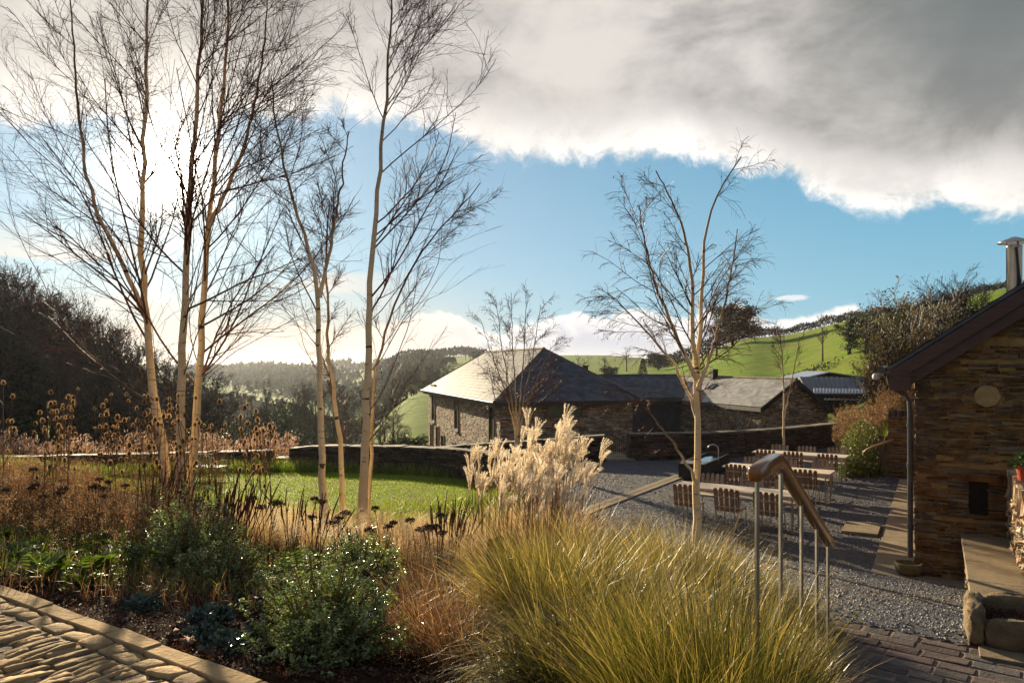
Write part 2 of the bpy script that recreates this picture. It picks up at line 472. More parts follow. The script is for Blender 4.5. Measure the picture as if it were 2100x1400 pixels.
# ------------------------------------------------------------------ ground materials
def field_extra(g, vec, c):
    sp = g.n('ShaderNodeSeparateXYZ'); g.link(vec, sp.inputs[0])
    far = g.step(sp.outputs[1], 34.0, 55.0)
    gr = g.mix(g.step(g.noise(vec, 0.35, 5, 0.7), 0.35, 0.65), (0.150, 0.235, 0.010, 1), (0.085, 0.150, 0.008, 1))
    gr = g.mix(g.mul(g.step(g.noise(vec, 1.6, 5, 0.75), 0.50, 0.66), 0.6), gr, (0.060, 0.085, 0.012, 1))
    gr = g.mix(g.mul(g.step(g.noise(vec, 0.045, 4, 0.6), 0.45, 0.62), 0.5), gr, (0.17, 0.18, 0.03, 1))
    return g.mix(far, c, gr)
M_soil = mat('soil', (0.060, 0.032, 0.018), (0.022, 0.012, 0.008), rough=0.95, spec=0.05, scale=9, bump=1.0, bscale=60, extra=field_extra)
M_lawn = mat('lawn_turf', (0.21, 0.27, 0.014), (0.14, 0.20, 0.010), rough=0.8, scale=3, bump=1.0, bscale=120)
M_lawnb = mat('lawn_blades', (0.27, 0.34, 0.018), (0.19, 0.26, 0.014), rough=0.5, scale=2.5, trans=0.55, transcol=(1, 1, .8), uvmix=((0.22, 0.27, 0.03), 0.6, 1.3, 0.6, 0.35))
M_gravel = mat('gravel', (0.10, 0.10, 0.112), (0.05, 0.05, 0.058), rough=0.75, scale=55, bump=1.0, bscale=75)
M_chip = mat('gravel_chips', (0.155, 0.15, 0.16), (0.08, 0.08, 0.09), rough=0.6, spec=0.5, scale=3, island=0.65, hue=0.05)
M_slab = mat('sandstone_slab', (0.30, 0.245, 0.165), (0.22, 0.175, 0.115), rough=0.9, spec=.1, scale=3.5, bump=0.35, bscale=35, island=0.12)
M_kerb = mat('kerb_sandstone', (0.52, 0.36, 0.175), (0.38, 0.25, 0.12), rough=0.9, spec=.08, scale=5, bump=0.6, bscale=38, island=0.18)
M_sett = mat('setts', (0.46, 0.31, 0.145), (0.26, 0.17, 0.08), rough=0.85, spec=.10, scale=7, bump=0.9, bscale=26, island=0.22)
M_sett2 = mat('landing_setts', (0.135, 0.108, 0.092), (0.092, 0.076, 0.068), rough=0.9, spec=.1, scale=6, bump=0.6, bscale=34, island=0.22, hue=0.02)
M_joint = mat('pointing', (0.27, 0.18, 0.13), (0.19, 0.125, 0.09), rough=0.9, scale=14, bump=0.8, bscale=90)
M_grit = mat('grit_joint', (0.20, 0.145, 0.085), (0.10, 0.075, 0.045), rough=0.9, scale=60, bump=1.0, bscale=110)

def patchy(col, sc, lo, hi, amt):
    return lambda g, vec, c: g.mix(g.mul(g.step(g.noise(vec, sc, 5, .65), lo, hi), amt), c, (*col, 1))
M_lawn = mat('worn_lawn_turf', (0.21, 0.27, 0.014), (0.14, 0.20, 0.010), rough=0.8, scale=3, bump=1.0, bscale=120, extra=patchy((.17, .15, .04), .9, .5, .68, .7))
M_lawnb = mat('worn_lawn_blades', (0.27, 0.34, 0.018), (0.19, 0.26, 0.014), rough=0.5, scale=2.5, trans=0.55, transcol=(1, 1, .8), uvmix=((0.25, 0.29, 0.04), 0.6, 1.3, 0.6, 0.35), extra=patchy((.24, .21, .055), .9, .5, .68, .75))
M_gravel = mat('trodden_gravel', (0.10, 0.10, 0.112), (0.05, 0.05, 0.058), rough=0.75, scale=55, bump=1.0, bscale=75, extra=patchy((.12, .095, .065), .55, .48, .66, .6))
M_chip = mat('stone_chips', (0.165, 0.16, 0.168), (0.085, 0.085, 0.093), rough=0.6, spec=0.5, scale=3, island=0.65, hue=0.05, extra=patchy((.145, .115, .085), .55, .48, .66, .6))
# ------------------------------------------------------------------ ground: one sheet to the horizon
g = Geo()
rr = np.concatenate([np.linspace(-3, 34, 150), np.geomspace(34.4, 9000, 130)])
uu = np.concatenate([np.linspace(-1.45, 1.45, 260)])
yy = rr[:, None]; sc = np.maximum(np.abs(rr), 10.0)[:, None]
Xg = uu[None] * sc; Yg = np.broadcast_to(yy, Xg.shape)
Zg = ground_z(Xg, Yg) - 0.012
_nr = np.random.default_rng(5)
rough_bed = (1 - smooth(np.abs(Yg - 8), 4, 8)) * (Xg < xb(np.maximum(Yg, 0)) - 0.6)
kerb_s = (Xg - K0[0]) * KN[0] + (Yg - K0[1]) * KN[1]
Zg = Zg + _nr.normal(0, 0.022, Xg.shape) * rough_bed * (kerb_s > 0.25)
Zg = np.where(kerb_s < 0.1, Zg - 0.09 * smooth(-kerb_s, -0.1, 0.1), Zg)
n1, n2 = Xg.shape
b = np.arange(n1 - 1)[:, None] * n2 + np.arange(n2 - 1)[None]
g.add(np.stack([Xg, Yg, Zg], -1), np.stack([b, b + 1, b + n2 + 1, b + n2], -1))
tag(obj('ground', g, M_soil, smooth=True), kind='structure')

def sheet(name, poly_fn, x0, x1, y0, y1, nx, ny, m, dz):
    """a sheet that follows the ground inside poly_fn"""
    g = Geo()
    xs = np.linspace(x0, x1, nx); ys = np.linspace(y0, y1, ny)
    Xs, Ys = np.meshgrid(xs, ys)
    Zs = ground_z(Xs, Ys) + dz
    keep = poly_fn((xs[:-1] + xs[1:])[None] / 2 + 0 * ys[:-1, None], (ys[:-1] + ys[1:])[:, None] / 2 + 0 * xs[None, :-1])
    b = (np.arange(ny - 1)[:, None] * nx + np.arange(nx - 1)[None])
    Q = np.stack([b, b + 1, b + nx + 1, b + nx], -1)[keep]
    g.add(np.stack([Xs, Ys, Zs], -1), Q)
    return obj(name, g, m, smooth=True)
def in_gravel(x, y):
    land = (x - L0[0]) * LN[0] + (y - L0[1]) * LN[1] > -0.25
    bank = x < 0.455 * y + 0.9 + 3 * (y < 22.5) + 8 * (y < 20.5)
    return land & (x > xb(y) - 0.35 + 0.12 * np.sin(y * 3)) & bank & (y < 33)
tag(sheet('gravel_courtyard', in_gravel, -0.5, 17, 5, 33, 180, 280, M_gravel, 0.02), kind='structure')
LC = np.array([-6.6, 19.5])
def in_lawn(x, y): return ((x - LC[0]) / 6.4) ** 2 + ((y - LC[1]) / 3.4) ** 2 < 1
tag(sheet('lawn', in_lawn, -14, 1, 15, 25, 160, 110, M_lawn, 0.03), kind='structure')

# loose chips that give the gravel its grain, and blades that give the lawn its nap
rng = np.random.default_rng(11)
def scatter(n, x0, x1, y0, y1, fn, bias=1.0):
    x = rng.uniform(x0, x1, n * 3); y = y0 + (y1 - y0) * rng.random(n * 3) ** bias
    k = fn(x, y); x, y = x[k][:n], y[k][:n]
    return x, y
g = Geo()
def gravel_seen(x, y): return in_gravel(x, y) & (x < 0.72 * y) & (x > .05 * y)
x, y = scatter(52000, 0.5, 13, 5.6, 26, gravel_seen, 1.5)
N = len(x); r = rng.uniform(0.008, 0.019, N)
base = np.array([[1, 0, 0], [0, 1, 0], [-1, 0, 0], [0, -1, 0], [0, 0, .7], [0, 0, -.7]], float)
th = rng.uniform(0, 6.28, N); c_, s_ = np.cos(th), np.sin(th)
V = base[None] * r[:, None, None] * rng.uniform(0.55, 1.3, (N, 6, 1))
V = np.stack([V[..., 0] * c_[:, None] - V[..., 1] * s_[:, None], V[..., 0] * s_[:, None] + V[..., 1] * c_[:, None], V[..., 2]], -1)
V += np.stack([x, y, ground_z(x, y) + 0.02 + r * 0.25], -1)[:, None]
tri = np.array([[0, 1, 4], [1, 2, 4], [2, 3, 4], [3, 0, 4], [1, 0, 5], [2, 1, 5], [3, 2, 5], [0, 3, 5]])
g.add(V, T=(np.arange(N)[:, None, None] * 6 + tri[None]))
tag(obj('gravel_chips', g, M_chip), 'loose grey stone chips lying over the courtyard', 'gravel', kind='stuff')
g = Geo()
x, y = scatter(70000, -13, 0, 16, 24.2, in_lawn)
N = len(x)
g.blades(np.stack([x, y, ground_z(x, y) + 0.025], -1), rng.uniform(0, 6.28, N), rng.uniform(0, .5, N), rng.uniform(0, .9, N), rng.uniform(.03, .075, N), rng.uniform(.006, .012, N), k=2, rng=rng)
tag(obj('lawn_grass', g, M_lawnb), 'short bright green grass of the oval lawn', 'grass', kind='stuff')

# ------------------------------------------------------------------ upper path: kerb stones and setts
def kpt(a, s, z=0.0): return np.array([*(K0 + KD * a + KN * s), z])
KR = math.atan2(KD[1], KD[0])
g = Geo(); a = -2.4
while a < 5.2:
    L = rng.uniform(0.40, 0.54)
    g.box(kpt(a + L / 2, -0.058, -1.66 + rng.normal(0, .003)), (L - 0.008, 0.112, 0.14), KR + rng.normal(0, .006), jit=0.003, rng=rng)
    a += L
ok = obj('path_kerb', g, M_kerb, bevel=0.005); tag(ok, kind='structure')
g = Geo()
def sett(g, c, L, Wd, rz, zt, rngs):
    """one worn sett: a pillow of 5x3 points on top, skirts down the sides"""
    nx, ny = 7, 5
    xs = np.array([-.5, -.465, -.25, 0, .25, .465, .5]); ys = np.array([-.5, -.42, 0, .42, .5])
    A, B = np.meshgrid(xs, ys)
    ex = 1 - np.abs(A * 2) ** 6 * 0.025; ey = 1 - np.abs(B * 2) ** 6 * 0.02
    z = -0.008 * (np.abs(A * 2) ** 9 + np.abs(B * 2) ** 9) + rngs.normal(0, .0022, A.shape) + rngs.normal(0, .010) * A + rngs.normal(0, .008) * B
    X_ = A * L * ey + rngs.normal(0, .0025, A.shape); Y_ = B * Wd * ex + rngs.normal(0, .002, A.shape) + rngs.normal(0, .012) * A
    c_, s_ = math.cos(rz), math.sin(rz)
    top = np.stack([c[0] + X_ * c_ - Y_ * s_, c[1] + X_ * s_ + Y_ * c_, zt + z], -1).reshape(-1, 3)
    rim = list(range(nx)) + [nx * k + nx - 1 for k in range(1, ny)] + [nx * (ny - 1) + k for k in range(nx - 2, -1, -1)] + [nx * k for k in range(ny - 2, 0, -1)]
    low = top[rim].copy(); low[:, 2] -= 0.07
    Q = [[j * nx + i, j * nx + i + 1, (j + 1) * nx + i + 1, (j + 1) * nx + i] for j in range(ny - 1) for i in range(nx - 1)]
    n0 = nx * ny; k = len(rim)
    Q += [[rim[i], n0 + i, n0 + (i + 1) % k, rim[(i + 1) % k]] for i in range(k)]
    g.add(np.concatenate([top, low]), Q)
# a row of larger blocks against the kerb, then coursed setts running across
a = -2.6
while a < 5.4:
    L = rng.uniform(.15, .24)
    sett(g, kpt(a + L / 2, -0.185)[:2], L - .018, .115 + rng.normal(0, .006), KR + rng.normal(0, .03), -1.598 + rng.normal(0, .006), rng); a += L
a = -3.0
while a < 5.4:
    Wd = rng.uniform(.048, .078); s_ = -0.26 + rng.uniform(-.01, .01)
    while s_ > -2.0:
        L = rng.uniform(.11, .32)
        sett(g, kpt(a + Wd / 2, s_ - L / 2)[:2], L - .014, Wd - .010, KR + PI / 2 + rng.normal(0, .03), -1.600 + rng.normal(0, .006), rng); s_ -= L
    a += Wd
tag(obj('paved_path', g, M_sett, smooth=True), kind='structure')
g = Geo(); g.box(kpt(1.3, -1.5, -1.655), (9.0, 2.6, 0.085), KR)
tag(obj('path_bed', g, M_grit), kind='structure')

# ------------------------------------------------------------------ steps and the lower landing
LR = math.atan2(LD[1], LD[0])
def lpt(a, s, z): return np.array([*(L0 + LD * a + LN * s), z])
g = Geo(); g2 = Geo(); row = 0; s_ = 0.0
while s_ > -3.1:
    Wd = 0.26 if row == 0 else rng.uniform(.155, .20)
    a = -2.4 + rng.uniform(0, .2)
    while a < 5.2:
        L = rng.uniform(.45, .7) if row == 0 else rng.uniform(.24, .42)
        g.box(lpt(a + L / 2, s_ - Wd / 2, -2.69 + rng.normal(0, .003)), (L - .022, Wd - .022, .09), LR + rng.normal(0, .008), jit=.004, rng=rng); a += L
    s_ -= Wd; row += 1
tag(obj('landing_setts', g, M_sett2, bevel=0.010), kind='structure')
g2.box(lpt(1.4, -1.53, -2.70), (7.6, 3.05, .096), LR)
tag(obj('landing_bed', g2, M_joint), kind='structure')
g = Geo()
for i in range(6):
    c = np.array([1.9, 2.55]) + G2 * (0.40 * i - .6) + G1 * 0.75
    g.box((*c, -1.75 - 0.15 * i), (1.9, .40, .30), -PI / 6)
tag(obj('stone_steps', g, M_sett2, bevel=.01), kind='structure')
# ------------------------------------------------------------------ masonry
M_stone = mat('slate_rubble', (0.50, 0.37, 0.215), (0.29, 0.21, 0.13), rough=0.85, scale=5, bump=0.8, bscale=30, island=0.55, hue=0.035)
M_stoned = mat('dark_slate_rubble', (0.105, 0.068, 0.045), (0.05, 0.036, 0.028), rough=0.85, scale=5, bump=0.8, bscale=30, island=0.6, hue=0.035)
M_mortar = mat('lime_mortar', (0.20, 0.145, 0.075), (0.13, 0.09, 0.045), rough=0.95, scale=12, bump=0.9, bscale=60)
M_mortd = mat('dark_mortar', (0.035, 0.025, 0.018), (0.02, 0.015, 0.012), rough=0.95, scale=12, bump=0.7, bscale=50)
M_cope = mat('coping_stone', (0.21, 0.175, 0.125), (0.13, 0.105, 0.075), rough=0.8, scale=4, bump=0.7, bscale=30, island=0.3, hue=0.02)
M_roof_lit = mat('sunlit_roof_slate', (0.34, 0.325, 0.29), (0.24, 0.23, 0.21), rough=.45, spec=.5, scale=2.2, bump=.25, bscale=12, island=.28)  # lighter copy of the roof slate for the barn; sunlight put into its colour
M_roof = mat('roof_slate', (0.115, 0.117, 0.125), (0.075, 0.079, 0.09), rough=0.62, spec=0.12, scale=3, bump=0.25, bscale=12, island=0.30)
M_oak = mat('oak_frame', (0.22, 0.115, 0.05), (0.15, 0.075, 0.032), rough=0.6, scale=4, stretch=(4, 4, .6))
M_glass = mat('window_glass', (0.012, 0.014, 0.016), (0.010, 0.012, 0.013), rough=0.05, spec=0.8)
M_render = mat('pale_lintel', (0.30, 0.27, 0.22), (0.22, 0.20, 0.165), rough=0.9, scale=4, bump=.3)
M_facia = mat('eaves_board', (0.11, 0.095, 0.085), (0.08, 0.07, 0.062), rough=0.6, scale=6)
M_board = mat('bargeboard_timber', (0.105, 0.052, 0.034), (0.070, 0.035, 0.024), rough=0.45, spec=0.4, scale=3, stretch=(1, 1, 8), bump=.15)
M_steel = mat('galvanised_steel', (0.46, 0.44, 0.40), (0.36, 0.345, 0.315), rough=0.35, metal=0.9, scale=8)
M_inox = mat('stainless_flue', (0.62, 0.60, 0.57), (0.5, 0.49, 0.47), rough=0.18, metal=1.0, scale=3)
M_pipe = mat('grey_downpipe', (0.085, 0.075, 0.072), (0.065, 0.058, 0.056), rough=0.35, spec=.5)
M_black = mat('black_steel', (0.018, 0.015, 0.014), (0.012, 0.010, 0.009), rough=0.5, spec=.4)
M_shed = mat('corrugated_roof', (0.115, 0.12, 0.13), (0.085, 0.09, 0.10), rough=0.5, spec=.4, scale=.8)
M_tin = mat('tin_sheet', (0.40, 0.43, 0.46), (0.30, 0.32, 0.35), rough=0.35, metal=.6, scale=2)
M_darkwood = mat('shed_boards', (0.06, 0.035, 0.022), (0.035, 0.022, 0.015), rough=.9, scale=3, stretch=(6, 6, .5))

def stones(g, org, u, n, width, top_fn, bot_fn, rng, hs=(.05, .11), ls=(.14, .42), prot=.018, gap=.012, depth=.05, skip=None, m=0, jit=.006):
    """courses of flat rubble on one face: org corner, u along, n outward; top_fn/bot_fn give heights along u"""
    u = np.asarray(u, float); n = np.asarray(n, float); up = np.array([0, 0, 1.0])
    lo = min(bot_fn(0), bot_fn(width)); hi = max(top_fn(q) for q in np.linspace(0, width, 9))
    v = lo
    while v < hi:
        hh = rng.uniform(*hs); a = rng.uniform(-ls[0], 0)
        while a < width:
            L = rng.uniform(*ls) * (1.0 if rng.random() > .2 else .5)
            a0, a1 = max(a, 0.0), min(a + L, width); mid = (a0 + a1) / 2
            a += L
            if a1 - a0 < .03: continue
            tp, bt = top_fn(mid), bot_fn(mid)
            h2 = rng.uniform(.72, 1.0) * hh
            v0, v1 = v + gap / 2, v + h2 - gap / 2
            if v1 > tp: v1 = tp
            if v0 < bt: v0 = bt
            if v1 - v0 < .018: continue
            if skip and skip(mid, (v0 + v1) / 2): continue
            p = rng.uniform(0.15, 1) * prot
            c = org + u * mid + up * ((v0 + v1) / 2) + n * (p - depth / 2)
            R = np.stack([u, -n, up], 1)
            tl = rng.normal(0, .02); R = R @ np.array([[math.cos(tl), 0, -math.sin(tl)], [0, 1, 0], [math.sin(tl), 0, math.cos(tl)]])
            g.box(c, (a1 - a0 - gap, depth, v1 - v0), R=R, m=m, jit=jit, rng=rng)
        v += hh

def prism(g, poly, z0, z1, m=0):
    """vertical prism over an xy polygon (counter-clockwise)"""
    k = len(poly); V = [[*p, z0 if not hasattr(z0, '__len__') else z0[i]] for i, p in enumerate(poly)] + [[*p, z1 if not hasattr(z1, '__len__') else z1[i]] for i, p in enumerate(poly)]
    Q = [[i, (i + 1) % k, k + (i + 1) % k, k + i] for i in range(k)]
    T_ = [[k, k + i, k + i + 1] for i in range(1, k - 1)] + [[0, i + 1, i] for i in range(1, k - 1)]
    g.add(V, Q, T_, m=m)

def free_wall(name, path, tops, base_fn, th, label, cat, rng, m=None, group=None, coping=True, sides=(1, -1), ls=(.16, .5), hs=(.045, .10), ends=True):
    """a dry-stone garden wall along a path, stones on both faces, flat coping"""
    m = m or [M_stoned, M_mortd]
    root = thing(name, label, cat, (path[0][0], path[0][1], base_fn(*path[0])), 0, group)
    g = Geo(); gc = Geo()
    path = [np.array(p, float) for p in path]
    for (A, B, za, zb) in zip(path[:-1], path[1:], tops[:-1], tops[1:]):
        d = B - A; L = np.linalg.norm(d); d = d / L; nn = np.array([d[1], -d[0]])
        u3 = np.array([*d, 0]); n3 = np.array([*nn, 0])
        ba, bb = base_fn(*A) - .15, base_fn(*B) - .15
        h = th / 2 - .012
        poly = [A + nn * h, B + nn * h, B - nn * h, A - nn * h]
        prism(g, poly[::-1] if False else [A - nn * h * -1, B + nn * h, B - nn * h, A - nn * h], [ba, bb, bb, ba], [za - .03, zb - .03, zb - .03, za - .03], m=1)
        for s_ in sides:
            stones(g, np.array([*(A + nn * s_ * th / 2), 0]), u3, n3 * s_, L, lambda q: za + (zb - za) * q / L - .02, lambda q: ba + (bb - ba) * q / L, rng, ls=ls, hs=hs)
        if ends:
            for E, sg in ((A, -1), (B, 1)):
                if (E is path[0] and sg < 0) or (E is path[-1] and sg > 0):
                    z1 = za if sg < 0 else zb
                    stones(g, np.array([*(E - nn * th / 2 + d * sg * .01), 0]), n3, u3 * sg, th, lambda q: z1 - .02, lambda q: min(ba, bb), rng, ls=(.1, .3), hs=hs)
        if coping:
            a = 0.0
            while a < L:
                l2 = rng.uniform(.25, .7); a1 = min(a + l2, L)
                if a1 - a > .05:
                    mid = (a + a1) / 2; zc = za + (zb - za) * mid / L
                    sl_ = math.atan2(zb - za, L); R = np.stack([u3 * math.cos(sl_) + np.array([0, 0, math.sin(sl_)]), np.array([-d[1], d[0], 0]), np.array([0, 0, 1.0])], 1)
                    p3 = np.array([*(A + d * mid), zc + .005 + rng.normal(0, .006)])
                    gc.box(p3, (a1 - a - .008, th + .05 + rng.uniform(-.03, .03), rng.uniform(.035, .06)), R=R, jit=.008, rng=rng)
                a = a1
    obj('wall_body', g, m, root)
    if coping: obj('coping', gc, M_cope, root)
    return root

def roof_slope(g, el, er, rl, rr_, n, th=.012, m=0, slate=.30, rng=None):
    """slated slope between eave (el..er) and ridge (rl..rr): each course a strip tipped up at its lower edge, cut into slates"""
    el, er, rl, rr_ = [np.asarray(q, float) for q in (el, er, rl, rr_)]
    nn = nrm(np.cross(er - el, (rl + rr_) / 2 - (el + er) / 2))
    if nn[2] < 0: nn = -nn
    W0 = np.linalg.norm(er - el)
    for i in range(n):
        f0, f1 = i / n, (i + 1.25) / n
        f1 = min(f1, 1.0)
        A, B = el + (rl - el) * f0, er + (rr_ - er) * f0
        C, D = er + (rr_ - er) * f1, el + (rl - el) * f1
        k = max(1, int(np.linalg.norm(B - A) / slate))
        off = (i % 2) * .5
        ts = np.clip((np.arange(k + 2) - off) / k, 0, 1)
        for t0, t1 in zip(ts[:-1], ts[1:]):
            if t1 - t0 < 1e-4: continue
            e = rng.uniform(.7, 1.3) * th
            a, b_, c, d_ = A + (B - A) * t0, A + (B - A) * t1, D + (C - D) * t1, D + (C - D) * t0
            sh = (B - A) * (t1 - t0) * .012
            V = [a + nn * e + sh, b_ + nn * e - sh, c + nn * .002 - sh, d_ + nn * .002 + sh, a + sh - nn * .004, b_ - sh - nn * .004]
            g.add(V, [[0, 1, 2, 3], [4, 5, 1, 0]], m=m)

def slabbed(g, pts, th, m=0):
    """thin slab under a quad"""
    p = [np.asarray(q, float) for q in pts]; n = nrm(np.cross(p[1] - p[0], p[2] - p[0]))
    if n[2] < 0: n = -n
    V = p + [q - n * th for q in p]; k = len(p)
    Q = [[i, (i + 1) % k, k + (i + 1) % k, k + i] for i in range(k)]
    T_ = [[0, i, i + 1] for i in range(1, k - 1)] + [[k, k + i + 1, k + i] for i in range(1, k - 1)]
    g.add(V, Q, T_, m=m)

def window(root, c, u, n, wd, ht, frame=.07, pane_m=None, mull=0, name='window', sill=True, lintel=False):
    """oak frame, pane, sill (and pale lintel) set into a wall face at c (centre)"""
    u = np.asarray(u, float); n = np.asarray(n, float); R = np.stack([u, -n, [0, 0, 1.0]], 1); c = np.asarray(c, float)
    g = Geo()
    for s_ in (-1, 1): g.box(c + u * s_ * (wd / 2 - frame / 2), (frame, .09, ht), R=R)
    for s_ in (-1, 1): g.box(c + np.array([0, 0, s_ * (ht / 2 - frame / 2)]), (wd - 2 * frame, .088, frame), R=R)
    for k in range(mull): g.box(c + u * (wd * ((k + 1) / (mull + 1) - .5)), (frame * .8, .085, ht - 2 * frame), R=R)
    fr = obj(name, g, M_oak, root)
    g = Geo(); g.box(c, (wd - 2 * frame + .004, .02, ht - 2 * frame + .004), R=R)
    obj('pane', g, pane_m or M_glass, fr)
    if sill:
        g = Geo(); g.box(c + np.array([0, 0, -ht / 2 - .035]) + n * .02, (wd + .12, .14, .07), R=R)
        obj('sill', g, M_render, fr)
    if lintel:
        g = Geo(); g.box(c + np.array([0, 0, ht / 2 + .07]) + n * .012, (wd + .3, .12, .14), R=R)
        obj('lintel', g, M_render, fr)
    return fr
up = np.array([0, 0, 1.0])

# ------------------------------------------------------------------ main stone house with the hipped slate roof
rng = np.random.default_rng(21)
A2 = np.array([-0.5, 32.0]); BU = np.array([.952, .305]); BV = np.array([-.305, .952])
def bp(t, s, z=0.0): return np.array([*(A2 + BU * t + BV * s), z])
BW, BL = 6.4, 16.0
ZE, ZB, ZR = -1.34, -7.5, 0.80
house = thing('stone_house', 'stone house with steep hipped slate roof, upright windows down its sunlit side', 'house', tuple(bp(0, 0, -4.6)))
g = Geo()
prism(g, [bp(0, 0)[:2], bp(BW, 0)[:2], bp(BW, BL)[:2], bp(0, BL)[:2]], ZB, ZE - .02, m=1)
u3, v3 = np.array([*BU, 0]), np.array([*BV, 0])
WIN = [  # windows down the sunlit side: distance from near corner, centre z, width, height
 (1.35, -2.85, .85, 2.0), (8.2, -2.55, .95, 2.0), (14.4, -2.45, .95, 2.2),
 (8.8, -5.0, .7, 1.5), (7.0, -5.1, .7, 1.4), (11.7, -5.0, .8, 1.8), (13.2, -4.7, .8, 2.0), (15.0, -4.7, .7, 2.0), (4.6, -5.2, .7, 1.2)]
def skw(a, z): return any(abs(a - (BL - w_[0])) < w_[2] / 2 + .03 and abs(z - w_[1]) < w_[3] / 2 + .03 for w_ in WIN)
stones(g, bp(0, BL), -v3, -u3, BL, lambda q: ZE - .05, lambda q: -6.6, rng, hs=(.07, .14), ls=(.16, .42), prot=.016, skip=skw, jit=.005, gap=.010)
def skf(a, z): return abs(a - 3.0) < .92 and abs(z + 2.03) < .38
stones(g, bp(0, 0), u3, -v3, BW, lambda q: ZE - .05, lambda q: -4.6, rng, hs=(.05, .10), ls=(.2, .55), prot=.04, skip=skf)
obj('wall', g, [M_stone, M_mortar], house)
for (a, z, wd, ht) in WIN: window(house, bp(0, a, z) - u3 * .012, -v3, -u3, wd, ht, .075, lintel=(z > -3))
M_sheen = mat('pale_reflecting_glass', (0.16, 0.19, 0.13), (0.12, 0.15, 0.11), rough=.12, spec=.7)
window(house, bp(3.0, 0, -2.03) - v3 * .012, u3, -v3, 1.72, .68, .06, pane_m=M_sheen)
OV = .38
zo = ZE - OV * .62
e00, e10, e11, e01 = bp(-OV, -OV, zo), bp(BW + OV, -OV, zo), bp(BW + OV, BL + OV, zo), bp(-OV, BL + OV, zo)
r0, r1 = bp(BW / 2, BW / 2, ZR), bp(BW / 2, BL - 2.2, ZR)
g = Geo()
roof_slope(g, e01, e00, r1, r0, 17, rng=rng)
roof_slope(g, e00, e10, r0, r0 + u3 * .01, 17, rng=rng)
roof_slope(g, e10, e11, r0, r1, 17, rng=rng)
roof_slope(g, e11, e01, r1, r1 - u3 * .01, 17, rng=rng)
for q in ([e01, e00, r0, r1], [e00, e10, r0], [e10, e11, r1, r0], [e11, e01, r1]): slabbed(g, [p_ - up * .006 for p_ in q], .06)
# ridge and hip tiles
def ridge(g, a, b, w_=.16, t=.05):
    g.tubes(np.linspace(a, b, 2)[None] + up * .01, np.full((1, 2), w_ / 2), sides=6)
rf = obj('roof', g, M_roof, house)
g = Geo(); ridge(g, r0, r1)
for a, b_ in ((e00, r0), (e10, r0), (e01, r1), (e11, r1)): g.tubes(np.array([[a, b_]]) + up * .012, np.full((1, 2), .045), sides=6)
obj('ridge_tile', g, M_cope, rf)
g = Geo()
for a, b_, nn in ((e01, e00, -u3), (e00, e10, -v3), (e10, e11, u3)):
    d = nrm(b_ - a); L = np.linalg.norm(b_ - a)
    g.box((a + b_) / 2 - up * .13 - nn * .03, (L, .05, .20), R=np.stack([d, np.cross(up, d), up], 1))
    g.box((a + b_) / 2 - up * .245 - nn * .22, (L - .1, .36, .03), R=np.stack([d, np.cross(up, d), up], 1))
obj('eaves_board', g, M_facia, house)
g = Geo()
for a, b_, nn in ((e01, e00, -u3), (e00, e10, -v3)):
    g.tubes(np.array([[a, b_]]) - up * .05 + nn * .05, np.full((1, 2), .055), sides=8)
obj('gutter', g, M_pipe, house)

# ------------------------------------------------------------------ low link with dark slate roof between house and barn
link = thing('link_building', 'low link building with dark slate roof joining the hipped house to the long barn', 'building', tuple(bp(BW + 1, 10, -4.6)))
L1 = BW + .1; L2 = 15.0; S0 = 8.2
g = Geo(); prism(g, [bp(L1, S0)[:2], bp(L2, S0)[:2], bp(L2, S0 + 5)[:2], bp(L1, S0 + 5)[:2]], -5.2, -1.95)
M_greywall = mat('grey_render', (0.115, 0.105, 0.10), (0.08, 0.074, 0.07), rough=.9, scale=2, bump=.4, bscale=25)
obj('wall', g, M_greywall, link)
a, b_, c, d_ = bp(L1, S0 - .4, -1.95), bp(L2, S0 - .4, -1.95), bp(L2, S0 + 2.5, -.66), bp(L1, S0 + 2.5, -.66)
e_, f_ = bp(L2, S0 + 5.4, -1.95), bp(L1, S0 + 5.4, -1.95)
g = Geo(); roof_slope(g, a, b_, d_, c, 11, rng=rng); roof_slope(g, f_, e_, d_, c, 8, rng=rng)
slabbed(g, [p_ - up * .006 for p_ in (a, b_, c, d_)], .07); slabbed(g, [p_ - up * .006 for p_ in (f_, e_, c, d_)], .07)
ridge(g, d_, c)
obj('roof', g, M_roof, link)
g = Geo(); g.box((a + b_) / 2 - up * .14, (L2 - L1, .06, .2), R=np.stack([u3, v3, up], 1)); obj('eaves_board', g, M_facia, link)
g = Geo(); g.box(bp(8.5, S0 + 2.2, -.45), (.32, .32, .75), math.atan2(BU[1], BU[0])); g.box(bp(8.5, S0 + 2.2, -.06), (.42, .42, .06), math.atan2(BU[1], BU[0]))
obj('chimney', g, M_black, link)

# ------------------------------------------------------------------ long barn with gable end
ap = np.array([14.4, 37.0])
def cp(t, s, z=0.0): return np.array([*(ap + BU * t + BV * s), z])
TL, TR, CL = -2.12, 2.42, 15.5
ZAP, ZL, ZRR = -.72, -2.10, -2.42
barn = thing('stone_barn', 'long low stone barn with sunlit slate roof and shaded gable end', 'barn', tuple(cp(0, 0, -4.2)))
g = Geo()
